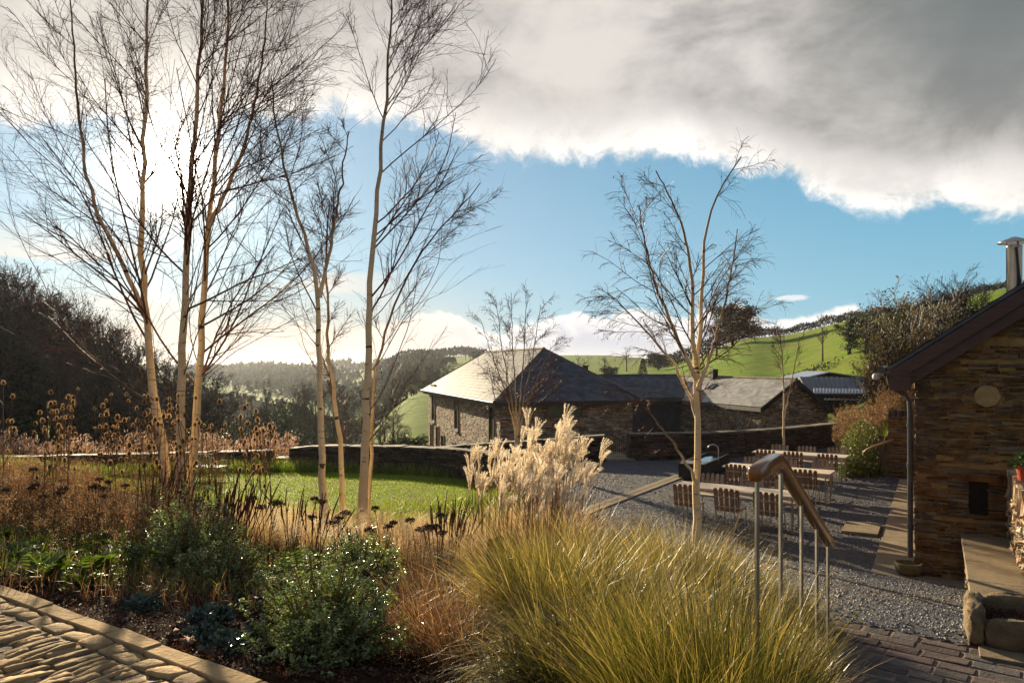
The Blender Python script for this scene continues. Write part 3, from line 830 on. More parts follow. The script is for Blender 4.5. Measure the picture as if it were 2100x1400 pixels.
# walls as one pentagonal prism along the ridge
prof = [(TL + .25, -6.2), (TR - .25, -6.2), (TR - .25, ZRR + .05), (0, ZAP - .1), (TL + .25, ZL + .05)]
V = [cp(t, .3, z) for t, z in prof] + [cp(t, CL, z) for t, z in prof]
g.add(V, [[i, (i + 1) % 5, 5 + (i + 1) % 5, 5 + i] for i in range(5)], [[0, 2, 1], [0, 3, 2], [0, 4, 3], [5, 6, 7], [5, 7, 8], [5, 8, 9]], m=1)
def gtop(q):
    t = TL + .25 + q
    return (ZL + .05 + (ZAP - .1 - ZL - .05) * (t - TL - .25) / (-TL - .25) if t < 0 else ZAP - .1 + (ZRR + .05 - ZAP + .1) * t / (TR - .25)) - .03
stones(g, cp(TL + .25, .3), u3, -v3, TR - TL - .5, gtop, lambda q: -4.4, rng, hs=(.05, .12), ls=(.15, .5), prot=.04)
stones(g, cp(TL + .25, CL), -v3, -u3, CL - .3, lambda q: ZL, lambda q: -4.4, rng, hs=(.05, .12), ls=(.15, .5), prot=.05)
obj('wall', g, [M_stone, M_mortar], barn)
g = Geo()
gl, gr_, ga = cp(TL, 0, ZL), cp(TR, 0, ZRR), cp(0, 0, ZAP)
bl, br_, ba_ = cp(TL, CL, ZL), cp(TR, CL, ZRR), cp(0, CL, ZAP)
roof_slope(g, bl, gl, ba_, ga, 13, rng=rng); roof_slope(g, gr_, br_, ga, ba_, 13, rng=rng)
slabbed(g, [p_ - up * .006 for p_ in (bl, gl, ga, ba_)], .07); slabbed(g, [p_ - up * .006 for p_ in (gr_, br_, ba_, ga)], .07)
rf = obj('roof', g, M_roof_lit, barn)
g = Geo(); ridge(g, ga, ba_); obj('ridge_tile', g, M_cope, rf)
g = Geo(); g.box(cp(-.12, 7.2, ZAP + .12), (.35, .35, .7), math.atan2(BU[1], BU[0])); obj('chimney', g, M_black, rf)
g = Geo()
for k, s_ in enumerate((6.2, 12.6)):
    c = cp(TL * .42, s_, (ZAP + (ZL - ZAP) * .42) + .05)
    sd = nrm(np.array(cp(TL, 0, ZL)) - np.array(cp(0, 0, ZAP)))
    R = np.stack([v3, sd, np.cross(v3, sd)], 1)
    if R[2, 2] < 0: R[:, 2] *= -1
    g = Geo(); g.box(c, (.55, .5, .06), R=R); obj('roof_window', g, M_glass, rf)
g = Geo()
for p0, p1 in ((gl, ga), (ga, gr_)):
    d = nrm(p1 - p0); g.box((p0 + p1) / 2 - v3 * .035 - up * .13, (np.linalg.norm(p1 - p0) + .04, .05, .22), R=np.stack([d, v3, np.cross(d, v3)], 1))
obj('bargeboard', g, M_black, barn)
g = Geo(); g.box((gl + bl) / 2 - up * .14 , (CL, .06, .2), R=np.stack([v3, -u3, up], 1)); obj('eaves_board', g, M_facia, barn)

# ------------------------------------------------------------------ farm sheds behind
def corrugated(g, a, b_, c, d_, pitch=.25, amp=.03, m=0):
    """corrugated sheet: ridges run from edge a-b up to edge d-c"""
    a, b_, c, d_ = [np.asarray(q, float) for q in (a, b_, c, d_)]
    n = int(np.linalg.norm(b_ - a) / pitch * 4); nn = nrm(np.cross(b_ - a, d_ - a)); nn = nn if nn[2] > 0 else -nn
    t = np.linspace(0, 1, n + 1)[:, None]; w_ = np.sin(np.arange(n + 1) * PI / 2)[:, None] * amp
    lo = a + (b_ - a) * t + nn * w_; hi = d_ + (c - d_) * t + nn * w_
    V = np.concatenate([lo, hi]); i = np.arange(n)
    g.add(V, np.stack([i, i + 1, n + 2 + i, n + 1 + i], -1), m=m)
shed = thing('farm_shed', 'dark corrugated farm shed with a rusty boarded front behind the barn', 'shed', (23, 47, -4))
g = Geo()
D = 46.0
s1, s2 = P(1655, 806, D), P(1900, 809, D); t1, t2 = P(1640, 772, D + 3), P(1905, 776, D + 3)
corrugated(g, s1, s2, t2, t1, .3, .02)
slabbed(g, [s1 - up * .05, s2 - up * .05, t2 - up * .05, t1 - up * .05], .05)
obj('roof', g, M_shed, shed)
g = Geo()
q1, q2 = P(1668, 806, D - .4), P(1900, 808, D - .4); w1, w2 = P(1668, 796, D + .5), P(1900, 799, D + .5)
corrugated(g, q1, q2, w2, w1, .20, .035)
obj('canopy', g, M_tin, shed)
g = Geo()
x0, x1 = P(1660, 800, D + .6)[0], P(1902, 800, D + .6)[0]
g.box(((x0 + x1) / 2, D + 2.2, -4.0), (x1 - x0, 3.0, 4.2))
obj('wall', g, M_darkwood, shed)
M_rust = mat('rusty_boards', (0.16, 0.075, 0.035), (0.09, 0.045, 0.025), rough=.9, scale=3, stretch=(5, 5, .4))
g = Geo()
for k in range(16): g.box((P(1722, 800, D)[0] + k * .21, D + .62 + (k % 2) * .012, -3.2), (.2, .03, 2.6))
obj('boarded_front', g, M_rust, shed)
g = Geo(); corrugated(g, P(1690, 820, D - .3), P(1770, 821, D - .3), P(1770, 817, D + .2), P(1690, 816, D + .2), .28, .03); obj('lean_to_roof', g, M_tin, shed)
shed2 = thing('barn_shed', 'low dark shed with shallow pitched roof at the foot of the green field', 'shed', (24, 58, -3))
D = 56.0
g = Geo(); pl, pr, pt = P(1640, 776, D), P(1768, 772, D), P(1700, 762, D)
bk = np.array([1.5, 8, 0])
for q in ([pl, pt], [pt, pr]): slabbed(g, [q[0], q[1], q[1] + bk, q[0] + bk], .08)
obj('roof', g, M_tin, shed2)
g = Geo(); V = [pl + [.1, .3, -.1], pr + [-.1, .3, -.1], pt + [0, .3, -.12], [pl[0] + .1, D + .3, -4.5], [pr[0] - .1, D + .3, -4.5]]
Vb = [np.array(q) + bk * .9 for q in V]
g.add(V + Vb, [[3, 4, 1, 0], [4, 9, 6, 1], [8, 3, 0, 5], [9, 8, 5, 6]], [[0, 1, 2], [6, 5, 7]])
obj('wall', g, M_darkwood, shed2)

# ------------------------------------------------------------------ stone cottage gable at the right, grid of 30 degrees
C0 = np.array([6.52, 11.75])
def gp(t, s, z=0.0): return np.array([*(C0 + G1 * t + G2 * s), z])
g13, g23 = np.array([*G1, 0]), np.array([*G2, 0])
SLOPE = .70
ZC = .26                      # roof line over the corner
cot = thing('stone_cottage', 'slate rubble cottage with dark timber bargeboard and a round plaster patch on its gable', 'house', tuple(gp(0, 0, -3.4)))
rng = np.random.default_rng(31)
g = Geo()
GW = 6.4
V = [gp(.02, .02, -4), gp(GW, .02, -4), gp(GW, .02, ZC - .25), gp(GW / 2, .02, ZC + SLOPE * GW / 2 - .25), gp(.02, .02, ZC - .25)]
V2 = [q + g23 * 10.9 for q in V]
g.add(V + V2, [[i, (i + 1) % 5, 5 + (i + 1) % 5, 5 + i] for i in range(5)], [[0, 1, 2], [0, 2, 3], [0, 3, 4], [5, 7, 6], [5, 8, 7], [5, 9, 8]], m=1)
def ctop(q): return ZC - .27 + SLOPE * min(q, GW - q)
def hole(a, z): return (abs(a - .82) < .30 and abs(z + 2.06) < .26) or ((a - .935) ** 2 + (z + .48) ** 2 < .15 ** 2)
stones(g, gp(0, 0), g13, -g23, 3.2, ctop, lambda q: -3.55, rng, hs=(.036, .085), ls=(.10, .42), prot=.045, skip=hole, gap=.024, jit=.008)
zz_ = -2.36
while zz_ < -1.78:
    hh = rng.uniform(.05, .09)
    for a0, a1 in ((.42, .69), (.95, 1.22)):
        j_ = rng.uniform(-.015, .015); g.box(gp((a0 + a1) / 2 + j_, .01, zz_ + hh / 2), (a1 - a0 + (rng.uniform(0, .2) if a0 < .5 else 0) * 0, .06, hh - .02), -PI / 6, jit=.007, rng=rng)
    zz_ += hh
g.box(gp(.82, .0, -1.77), (.62, .07, .07), -PI / 6, jit=.006, rng=rng)
stones(g, gp(0, 10.9), -g23, -g13, 10.9, lambda q: ZC - .3, lambda q: -3.55, rng, hs=(.05, .10), ls=(.12, .4), prot=.05, jit=.01)
# quoins overlap at the corner
z = -3.5
while z < ZC - .3:
    hh = rng.uniform(.07, .13); L = rng.uniform(.16, .34)
    g.box(gp(L / 2 - .03 - rng.uniform(0, .02), .09, z + hh / 2), (L, .22, hh - .015), -PI / 6, jit=.008, rng=rng); z += hh
M_cot = mat('cottage_stone', (0.215, 0.125, 0.055), (0.095, 0.054, 0.030), rough=0.9, spec=.15, scale=6, bump=0.9, bscale=34, island=0.34, hue=0.012)
M_cotm = mat('cottage_mortar', (0.46, 0.30, 0.105), (0.31, 0.195, 0.07), rough=0.95, scale=8, bump=0.9, bscale=60)
obj('wall', g, [M_cot, M_cotm], cot)
M_plast = mat('plaster_patch', (0.42, 0.30, 0.125), (0.32, 0.22, 0.09), rough=.95, scale=12, bump=.5)
g = Geo(); th = np.linspace(0, 2 * PI, 28, endpoint=False); rr_ = .165 + rng.normal(0, .006, 28)
ring = [gp(.935 + math.cos(a) * r_, -.062, -.48 + math.sin(a) * r_) for a, r_ in zip(th, rr_)]
rin = [gp(.935 + math.cos(a) * r_ * 1.05, -.012, -.48 + math.sin(a) * r_ * 1.12) for a, r_ in zip(th, rr_)]
g.add(ring + rin + [gp(.935, -.066, -.48)], [[i, (i + 1) % 28, 28 + (i + 1) % 28, 28 + i] for i in range(28)], [[i, 56, (i + 1) % 28] for i in range(28)])
obj('plaster_patch', g, M_plast, cot)
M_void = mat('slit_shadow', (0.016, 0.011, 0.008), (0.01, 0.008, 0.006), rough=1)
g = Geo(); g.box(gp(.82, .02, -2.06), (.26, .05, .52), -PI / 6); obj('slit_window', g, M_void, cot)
# roof over the gable and bargeboards
g = Geo()
rv = -.22                                          # verge stands this far in front of the gable
ev = gp(-.44, rv, ZC - SLOPE * .44); rv_ = gp(GW / 2, rv, ZC + SLOPE * GW / 2)
evb, rvb = ev + g23 * 11.4, rv_ + g23 * 11.4
e2 = gp(GW + .4, rv, ZC - SLOPE * .4); e2b = e2 + g23 * 11.4
roof_slope(g, evb, ev, rvb, rv_, 16, rng=rng); roof_slope(g, e2, e2b, rv_, rvb, 16, rng=rng)
slabbed(g, [p_ - up * .008 for p_ in (evb, ev, rv_, rvb)], .05); slabbed(g, [p_ - up * .008 for p_ in (e2, e2b, rvb, rv_)], .05)
obj('roof', g, M_roof, cot)
g = Geo(); d = nrm(rv_ - ev); L = np.linalg.norm(rv_ - ev); nrmal = np.cross(-g23, d)
R = np.stack([d, g23, np.cross(d, g23)], 1); dn = -np.cross(d, g23) if np.cross(d, g23)[2] > 0 else np.cross(d, g23)
g.box(ev + d * L / 2 + dn * .165 + g23 * .0, (L, .045, .19), R=R)
g.box(ev + d * L / 2 + dn * .335 + g23 * .055, (L, .05, .17), R=R)
obj('bargeboard', g, M_board, cot, bevel=.004)
g = Geo(); g.box(ev + dn * .17 + g23 * .10 + g13 * .10 + up * -.05, (.30, .22, .34), -PI / 6); g.box(gp(-.2, .5, ZC - .42), (.40, 1.5, .03), -PI / 6)
g.box(gp(.33, -.09, ZC - .19), (.16, .18, .15), -PI / 6)
obj('soffit', g, M_board, cot)
# gutter, lamp, downpipe
g = Geo(); g.tubes(np.array([[ev - g13 * .07 - up * .03 - g23 * .05, ev - g13 * .07 - up * .05 + g23 * 11]]), np.full((1, 2), .06), sides=8, cap=True); obj('gutter', g, M_pipe, cot)
pipe = [gp(-.42, .02, ZC - .42), gp(-.40, .03, ZC - .55), gp(-.32, .05, ZC - .66), gp(-.18, .08, ZC - .74), gp(-.12, .10, ZC - .84), gp(-.11, .10, ZC - 1.05), gp(-.11, .10, -3.12)]
g = Geo(); g.tubes(np.array([pipe]), np.full((1, len(pipe)), .042), sides=12, cap=True)
for z in (-.95, -1.6, -2.6): g.tubes(np.array([[gp(-.11, .10, z), gp(-.11, .10, z - .05)]]), np.full((1, 2), .054), sides=12, cap=True)
for p_ in pipe[2:5]: pass
obj('downpipe', g, M_pipe, cot, smooth=False)
lamp = Geo(); c = gp(-.60, -.02, ZC - .47)
lamp.lathe([(0, .07), (.035, .068), (.055, .05), (.062, .01), (.055, -.02), (.02, -.035), (0, -.036)], c, 14)
lamp.box(c + np.array([.06, 0, .05]), (.12, .05, .05), -PI / 6)
M_lampm = mat('white_floodlight', (.62, .6, .57), (.5, .49, .46), rough=.4)
obj('floodlight', lamp, M_lampm, cot, smooth=False)
# flue
fl = P(2080, 600, 13.4); fx, fy = fl[0], fl[1]
g = Geo()
zt = -(504 - HORIZON) / F * fy; 
g.lathe([(.125, zt - 1.6), (.125, zt - .04), (.133, zt - .04), (.133, zt), (.12, zt), (.12, zt - .3)], (fx, fy, 0), 24)
g.lathe([(.0, zt + .17), (.06, zt + .155), (.20, zt + .10), (.262, zt + .065), (.262, zt + .05), (.05, zt + .07), (0, zt + .07)], (fx, fy, 0), 24)
for k in range(3):
    a = k * 2.1 + .5; g.box((fx + .115 * math.cos(a), fy + .115 * math.sin(a), zt + .03), (.012, .02, .12), a)
obj('flue', g, M_inox, cot, smooth=True)

# ------------------------------------------------------------------ garden walls
rng = np.random.default_rng(41)
def wp(px, py, d): return P(px, py, d)[:2]
def ztop(px, py, d): return P(px, py, d)[2]
lw = [(-60, 938, 25.0), (150, 934, 24.9), (300, 930, 24.8), (430, 927, 24.7), (558, 923, 24.6)]
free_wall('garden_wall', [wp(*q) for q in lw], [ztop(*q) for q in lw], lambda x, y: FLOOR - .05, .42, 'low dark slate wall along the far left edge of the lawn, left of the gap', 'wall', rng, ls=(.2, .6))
lw = [(565, 938, 24.75), (597, 937, 24.7)]
free_wall('garden_wall', [wp(*q) for q in lw], [ztop(*q) for q in lw], lambda x, y: FLOOR - .05, .42, 'short lower piece of slate wall filling the gap behind the lawn', 'wall', rng, ls=(.2, .6))
lw = [(600, 919, 24.6), (670, 914, 24.4), (780, 915, 24.1), (880, 918, 23.2), (950, 922, 22.0), (1010, 929, 20.6), (1052, 938, 19.3)]
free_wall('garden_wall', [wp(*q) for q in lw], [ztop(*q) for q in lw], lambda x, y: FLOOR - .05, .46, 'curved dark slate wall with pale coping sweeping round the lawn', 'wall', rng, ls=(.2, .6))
lw = [(880, 919, 27.2), (960, 912, 26.8), (1065, 905, 26.3), (1150, 899, 26.0), (1241, 893, 25.8)]
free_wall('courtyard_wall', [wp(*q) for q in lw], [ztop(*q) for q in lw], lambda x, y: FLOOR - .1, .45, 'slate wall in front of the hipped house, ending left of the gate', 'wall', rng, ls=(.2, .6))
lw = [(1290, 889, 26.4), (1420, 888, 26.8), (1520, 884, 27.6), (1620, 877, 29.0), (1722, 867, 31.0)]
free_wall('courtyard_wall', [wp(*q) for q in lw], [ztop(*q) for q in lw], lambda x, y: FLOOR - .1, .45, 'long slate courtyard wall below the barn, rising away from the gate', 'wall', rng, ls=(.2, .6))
# stub wall beside the cottage
lw = [(1829, 852, 22.4), (1905, 850, 21.6)]
sw = free_wall('stub_wall', [wp(*q) for q in lw], [ztop(*q) for q in lw], lambda x, y: FLOOR - .05, .5, 'tall stub wall of banded brown slate abutting the cottage', 'wall', rng, m=[M_cot, M_cotm], coping=False, sides=(1,), hs=(.05, .10), ls=(.12, .4))
g = Geo(); A_, B_ = [np.array([*wp(*q), 0]) for q in lw]; d = nrm(B_ - A_); L = np.linalg.norm(B_ - A_); a = 0
while a < L:
    t = rng.uniform(.03, .07); g.box(A_ + d * (a + t / 2) + up * (ztop(*lw[0]) + .07), (t - .01, .52, rng.uniform(.18, .26)), math.atan2(d[1], d[0]), jit=.01, rng=rng); a += t
obj('upright_coping', g, M_stoned, sw)

# bench wall: rough stone with a thick slab seat, running from the cottage gable towards the landing
rng = np.random.default_rng(43)
bw = thing('slab_bench', 'low rubble wall topped with wide sandstone slabs, running out from the cottage gable', 'bench wall', tuple(gp(.6, -2, -3)))
B0, B1, BH = gp(.585, -.06, 0), gp(.585, -5.15, 0), -2.62
g = Geo()
q0, q1 = B0 + g13 * .08, B1 + g13 * .08
prism(g, [q0[:2], q1[:2], (q1 + g13 * 2.2)[:2], (q0 + g13 * 2.2)[:2]], -3.6, BH - .06, m=1)
stones(g, q0, -g23, -g13, 5.0, lambda q: BH - .06, lambda q: -3.55, rng, hs=(.035, .09), ls=(.1, .36), prot=.045, jit=.01)
obj('wall_body', g, [M_stone, M_mortar], bw)
M_seat = mat('seat_slab', (0.29, 0.215, 0.125), (0.19, 0.14, 0.08), rough=.8, scale=4, bump=.6, bscale=40, island=.08)
g = Geo(); s_ = 0.0
while s_ < 5.05:
    L = rng.uniform(.75, 1.05); g.box((B0 + B1) / 2 * 0 + B0 - g23 * (s_ + L / 2) + g13 * .65 + up * (BH - .03), (1.3, L - .006, .06), -PI / 6); s_ += L
obj('seat_slab', g, M_seat, bw, bevel=.006)
rw = thing('rubble_wall', 'sunlit rubble wall of thin upright slates rising beside the slab bench', 'wall', tuple(gp(1.3, -2, -2.6)))
R0 = gp(1.24, -.05)
g = Geo()
prism(g, [R0[:2], (R0 - g23 * 2.6)[:2], (R0 - g23 * 2.6 + g13 * .5)[:2], (R0 + g13 * .5)[:2]], BH, -1.72, m=1)
stones(g, R0, -g23, -g13, 2.6, lambda q: -1.9, lambda q: BH, rng, hs=(.05, .11), ls=(.06, .2), prot=.075, jit=.016, gap=.02)
obj('wall_body', g, [M_stone, M_mortar], rw)
g = Geo(); a = 0
while a < 2.6:
    t = rng.uniform(.03, .06); g.box(R0 - g23 * (a + t / 2) + g13 * .24 + up * (-1.75 + rng.normal(0, .01)), (.56, t - .008, rng.uniform(.26, .34)), -PI / 6, jit=.012, rng=rng); a += t
obj('upright_coping', g, M_stone, rw)

# paving strips
g = Geo()
def slab_row(o, du, dv, length, width, zfn, rng, piece=(.7, 1.0), th=.06):
    s_ = 0
    while s_ < length:
        L = min(rng.uniform(*piece), length - s_ + .01)
        c = o + du * (s_ + L / 2) + dv * width / 2
        g.box((c[0], c[1], zfn(c[0], c[1]) + .045 - th / 2), (L - .006, width, th), math.atan2(du[1], du[0])); s_ += L
zf = lambda x, y: gravel_z(x, y)
o2 = C0 - G1 * .66 - G2 * .52
slab_row(o2, G2, G1, 11.5, .62, zf, rng)
slab_row(o2 + G1 * .625, G1, G2, 1.45, .47, zf, rng, (.7, .8))
tag(obj('slab_path', g, M_slab, bevel=.004), kind='structure')
g = Geo(); c = P(1767, 1085, 15.0); g.box((7.17, 15.0, gravel_z(7.17, 15.0) + .045), (.66, 1.05, .06), -PI / 6)
tag(obj('stepping_slab', g, M_slab, bevel=.004), 'single oblong sandstone slab set in the gravel beside the path', 'slab')
g = Geo(); o3 = np.array([1.25, 16.5]); d3 = nrm(np.array([3.3, 5.2])); n3_ = np.array([d3[1], -d3[0]])
for k in range(2): slab_row(o3 + n3_ * .2 * k, d3, n3_, 7.0, .185, lambda x, y: FLOOR, rng, (.3, .6))
tag(obj('paved_strip', g, M_slab, bevel=.004), kind='structure')
# gate landing
g = Geo(); c = P(1262, 937, 26.6); g.box((c[0], c[1] + .5, FLOOR + .02), (1.0, 2.2, .06), math.atan2(1, 8)); tag(obj('gate_slab', g, M_slab), kind='structure')
rail = thing('gate_railing', 'dark metal railing with upright bars sloping down through the courtyard gate', 'railing', tuple(P(1262, 935, 27)))
M_rail = mat('railing_steel', (.16, .14, .12), (.12, .105, .09), rough=.45, metal=.5)
a, b_, c = P(1203, 885, 27.6), P(1241, 883, 27.3), P(1291, 912, 27.9)
g = Geo(); g.tubes(np.array([[a, b_, c]]), np.full((1, 3), .03), sides=6); obj('top_rail', g, M_rail, rail)
g = Geo()
for t in np.linspace(0, 1, 13):
    p_ = b_ + (c - b_) * t; g.tubes(np.array([[p_, np.array([p_[0], p_[1], p_[2] - .95])]]), np.full((1, 2), .014), sides=5)
for t in (.2, .6):
    p_ = a + (b_ - a) * t; g.tubes(np.array([[p_, np.array([p_[0], p_[1], -4.2])]]), np.full((1, 2), .014), sides=5)
obj('upright_bars', g, M_rail, rail)
# ------------------------------------------------------------------ tables and chairs in the courtyard
M_teak = mat('weathered_timber', (0.70, 0.59, 0.45), (0.58, 0.48, 0.36), rough=.7, scale=5, coords='obj', stretch=(1, 8, 8), bump=.2)
M_slat = mat('larch_slats', (0.26, 0.145, 0.070), (0.18, 0.10, 0.052), rough=.6, scale=4, coords='obj', stretch=(6, 6, 1), island=.18, bump=.15)
M_slatg = mat('greyed_slats', (0.36, 0.26, 0.19), (0.27, 0.195, 0.15), rough=.65, scale=4, coords='obj', stretch=(6, 6, 1), island=.15, bump=.15)
TROT = -rad(33.5)
TD = np.array([math.cos(TROT), math.sin(TROT)]); TN = np.array([-TD[1], TD[0]])
rng = np.random.default_rng(51)
def make_table():
    t = thing('outdoor_table', '', 'table', (0, 0, 0))
    g = Geo()
    for k in range(5): g.box((0, (k - 2) * .152, .727), (2.62, .148, .032))
    obj('tabletop', g, M_teak, t, bevel=.003)
    for sx in (-1, 1):
        for sy in (-1, 1):
            g = Geo(); g.box((sx * 1.20, sy * .31, .355), (.03, .03, .71)); g.box((sx * 1.20, sy * .31, .005), (.06, .05, .008)); obj('leg', g, M_steel, t)
    g = Geo()
    for sy in (-1, 1): g.box((0, sy * .31, .695), (2.40, .022, .03))
    for sx in (-1, 1): g.box((sx * 1.20, 0, .694), (.024, .62, .028))
    obj('frame', g, M_steel, t)
    return t
def make_chair(slat):
    """seat faces +y: backrest stands at the -y side"""
    t = thing('slatted_chair', '', 'chair', (0, 0, 0))
    g = Geo()
    for k in range(4): g.box((0, -.145 + k * .105, .452), (.46, .095, .022))
    obj('seat', g, M_teak, t, bevel=.003)
    g = Geo(); lean = .16
    for k in range(5):
        x = (k - 2) * .110; w_ = .078; z0, z1 = .40, .885 + (-.012 if k in (0, 4) else 0)
        outl = [(-w_ / 2, z0), (w_ / 2, z0), (w_ / 2, z1 - .03)] + [(w_ / 2 * math.cos(a), z1 - .03 + .03 * math.sin(a)) for a in (PI * .25, PI * .5, PI * .75)] + [(-w_ / 2, z1 - .03)]
        V = []
        for th in (-.011, .011):
            for (a, z) in outl: V.append([x + a + (x * .06) * (z - z0), -.225 - (z - .45) * lean + th, z])
        n = len(outl)
        g.add(V, [[i, (i + 1) % n, n + (i + 1) % n, n + i] for i in range(n)], [[0, i + 1, i] for i in range(1, n - 1)] + [[n, n + i, n + i + 1] for i in range(1, n - 1)])
    obj('backrest', g, slat, t)
    g = Geo()
    for z in (.50, .70): g.box((0, -.225 - (z - .45) * lean - .018, z), (.50, .012, .022))
    obj('back_rail', g, M_steel, t)
    for sx in (-1, 1):
        g = Geo(); g.tubes(np.array([[[sx * .225, -.225 - .055, .74], [sx * .225, -.225, .45], [sx * .228, -.255, 0]]]), np.full((1, 3), .011), sides=6); obj('leg', g, M_steel, t)
        g = Geo(); g.tubes(np.array([[[sx * .225, .215, .44], [sx * .228, .235, 0]]]), np.full((1, 2), .011), sides=6); obj('leg', g, M_steel, t)
    g = Geo(); g.box((0, .215, .432), (.45, .02, .02)); g.box((0, -.215, .432), (.45, .02, .02))
    for sx in (-1, 1): g.box((sx * .225, 0, .432), (.02, .43, .02))
    obj('frame', g, M_steel, t)
    for sx in (-1, 1):
        g = Geo(); g.box((sx * .228, -.01, .16), (.014, .47, .014)); obj('stretcher', g, M_steel, t)
    return t
TC = [np.array([4.80, 15.62]), np.array([6.80, 18.72]), np.array([8.60, 21.85])]
tn = ['front slatted table, half hidden by the birch trunk and tall grass', 'middle slatted table between the two other rows of chairs', 'back slatted table nearest the dark courtyard wall']
tb = make_table(); used = False
cA = make_chair(M_slat); cB = make_chair(M_slatg); usedc = {}
words = ['front table', 'middle table', 'back table']
sides_ = {0: 'on the planting side of the', 1: 'on the wall side of the'}
posw = ['end towards the birch', 'middle', 'end towards the cottage']
for i, c in enumerate(TC):
    z = FLOOR + .02 if c[1] > 14 else gravel_z(*c)
    t = tb if i == 0 else dup(tb, (0, 0, 0))
    t.location = (*c, z); t.rotation_euler = (0, 0, TROT); t['label'] = tn[i]; t['group'] = 'outdoor dining tables'
    for side in (0, 1):
        for k in range(3):
            off = (k - 1) * .84 + rng.normal(0, .03) + (.04 if side == 0 else .05)
            dd = .60 + rng.uniform(-.03, .06)
            p_ = c + TD * off + TN * (dd if side else -dd)
            src, key = (cB, 'B') if side else (cA, 'A')
            o = src if key not in usedc else dup(src, (0, 0, 0))
            usedc[key] = 1
            o.location = (*p_, z); o.rotation_euler = (0, 0, TROT + (PI if side else 0) + rng.normal(0, .06))
            o['label'] = ('reddish chair with its back to us at the %s, %s' if side == 0 else 'greyer chair facing us across the %s, %s') % (words[i], ['at its far left end', 'between two others', 'at its cottage end'][k].replace('far left end', 'lawn end'))
            o['group'] = 'chairs around the outdoor tables'

# ------------------------------------------------------------------ black water trough with spout
tr = thing('water_trough', 'long black steel trough full of water on a recessed plinth', 'trough', (4.85, 21.3, FLOOR))
A = np.array([4.85, 21.3]); U, Vv = G2, G1; Lt, Wt, Ht = 3.0, .75, .50
z0 = FLOOR + .02
def tp(a, b, z): return np.array([*(A + U * a + Vv * b), z])
g = Geo(); t_ = .05; rz = math.atan2(U[1], U[0])
g.box(tp(Lt / 2, t_ / 2, z0 + .32), (Lt, t_, .42), rz); g.box(tp(Lt / 2, Wt - t_ / 2, z0 + .32), (Lt, t_, .42), rz)
g.box(tp(t_ / 2, Wt / 2, z0 + .32), (t_, Wt - 2 * t_, .419), rz); g.box(tp(Lt - t_ / 2, Wt / 2, z0 + .32), (t_, Wt - 2 * t_, .419), rz)
g.box(tp(Lt / 2, Wt / 2, z0 + .14), (Lt - .1, Wt - .1, .05), rz)
obj('trough_body', g, M_black, tr)
g = Geo(); g.box(tp(Lt / 2, Wt / 2, z0 + .055), (Lt - .24, Wt - .2, .13), rz); obj('plinth', g, M_black, tr)
M_rimst = mat('trough_rim', (.17, .15, .13), (.12, .105, .09), rough=.5, scale=5)
g = Geo(); g.box(tp(.35, Wt / 2, z0 + .518), (.70, Wt - .1, .03), rz); obj('trough_lid', g, M_rimst, tr)
mw = mat('trough_water', (0.03, 0.04, 0.045), (0.03, 0.035, 0.04), rough=.02, spec=1.0)
g = Geo(); g.box(tp(Lt / 2 + .3, Wt / 2, z0 + .46), (Lt - .75, Wt - .102, .02), rz); obj('water', g, mw, tr)
sp = thing('water_spout', 'thin curved steel spout arching over the black trough', 'spout', tuple(tp(1.2, Wt + .10, z0)))
q = [tp(1.2, Wt + .10, z0), tp(1.2, Wt + .10, z0 + .85)] + [tp(1.2, Wt + .10 - .16 * (1 - math.cos(a)), z0 + .85 + .14 * math.sin(a)) for a in np.linspace(.3, PI, 9)]
g = Geo(); g.tubes(np.array([q]), np.full((1, len(q)), .016), sides=8, cap=True); obj('spout_pipe', g, M_steel, sp, smooth=True)

# ------------------------------------------------------------------ handrail beside the steps
M_hr = mat('handrail_hardwood', (0.34, 0.13, 0.035), (0.22, 0.08, 0.022), rough=.28, spec=.5, scale=5, coat=.5, stretch=(3, 3, 3))
hr = thing('handrail', 'polished hardwood handrail on slim steel posts dropping beside the tall grass', 'handrail', (1.21, 3.34, -2))
h0, h1, h2 = P(1546, 957, 2.93), P(1594, 928, 3.36), P(1703, 1106, 4.98)
d01, d12 = nrm(h1 - h0), nrm(h2 - h1)
path = [h0 - d01 * .0, h0 + d01 * .012, h0 + (h1 - h0) * .45, h1 - d01 * .09, h1 - d01 * .045 + up * -.004, h1 + d12 * .0 - up * .008, h1 + d12 * .05 - up * .004, h1 + d12 * .10] + [h1 + (h2 - h1) * t for t in (.3, .5, .7, .9, 1.0)]
path = np.array(path); nP = len(path)
g = Geo(); prof = []
for i in range(nP):
    tg = nrm(path[min(i + 1, nP - 1)] - path[max(i - 1, 0)]); sd = nrm(np.cross(tg, up)); u2 = np.cross(sd, tg)
    s_ = .62 if i == 0 else (.9 if i == 1 else 1.0)
    ring = []
    for k in range(16):
        a = k / 16 * 2 * PI; ca, sa = math.cos(a), math.sin(a)
        ring.append(path[i] + sd * .030 * s_ * np.sign(ca) * abs(ca) ** .55 + u2 * (.036 * s_ * np.sign(sa) * abs(sa) ** .55 - .03))
    prof.append(ring)
V = np.array(prof).reshape(-1, 3)
bq = np.arange(nP - 1)[:, None] * 16; j = np.arange(16)[None]; j2 = (j + 1) % 16
T_ = [[0, k, k + 1] for k in range(1, 15)] + [[(nP - 1) * 16, (nP - 1) * 16 + k + 1, (nP - 1) * 16 + k] for k in range(1, 15)]
g.add(V, np.stack([bq + j, bq + 16 + j, bq + 16 + j2, bq + j2], -1), T_)
obj('rail', g, M_hr, hr, smooth=True)
posts = [h0 + (h1 - h0) * .12] + [h1 + (h2 - h1) * t for t in (.045, .36, .66, .93)]
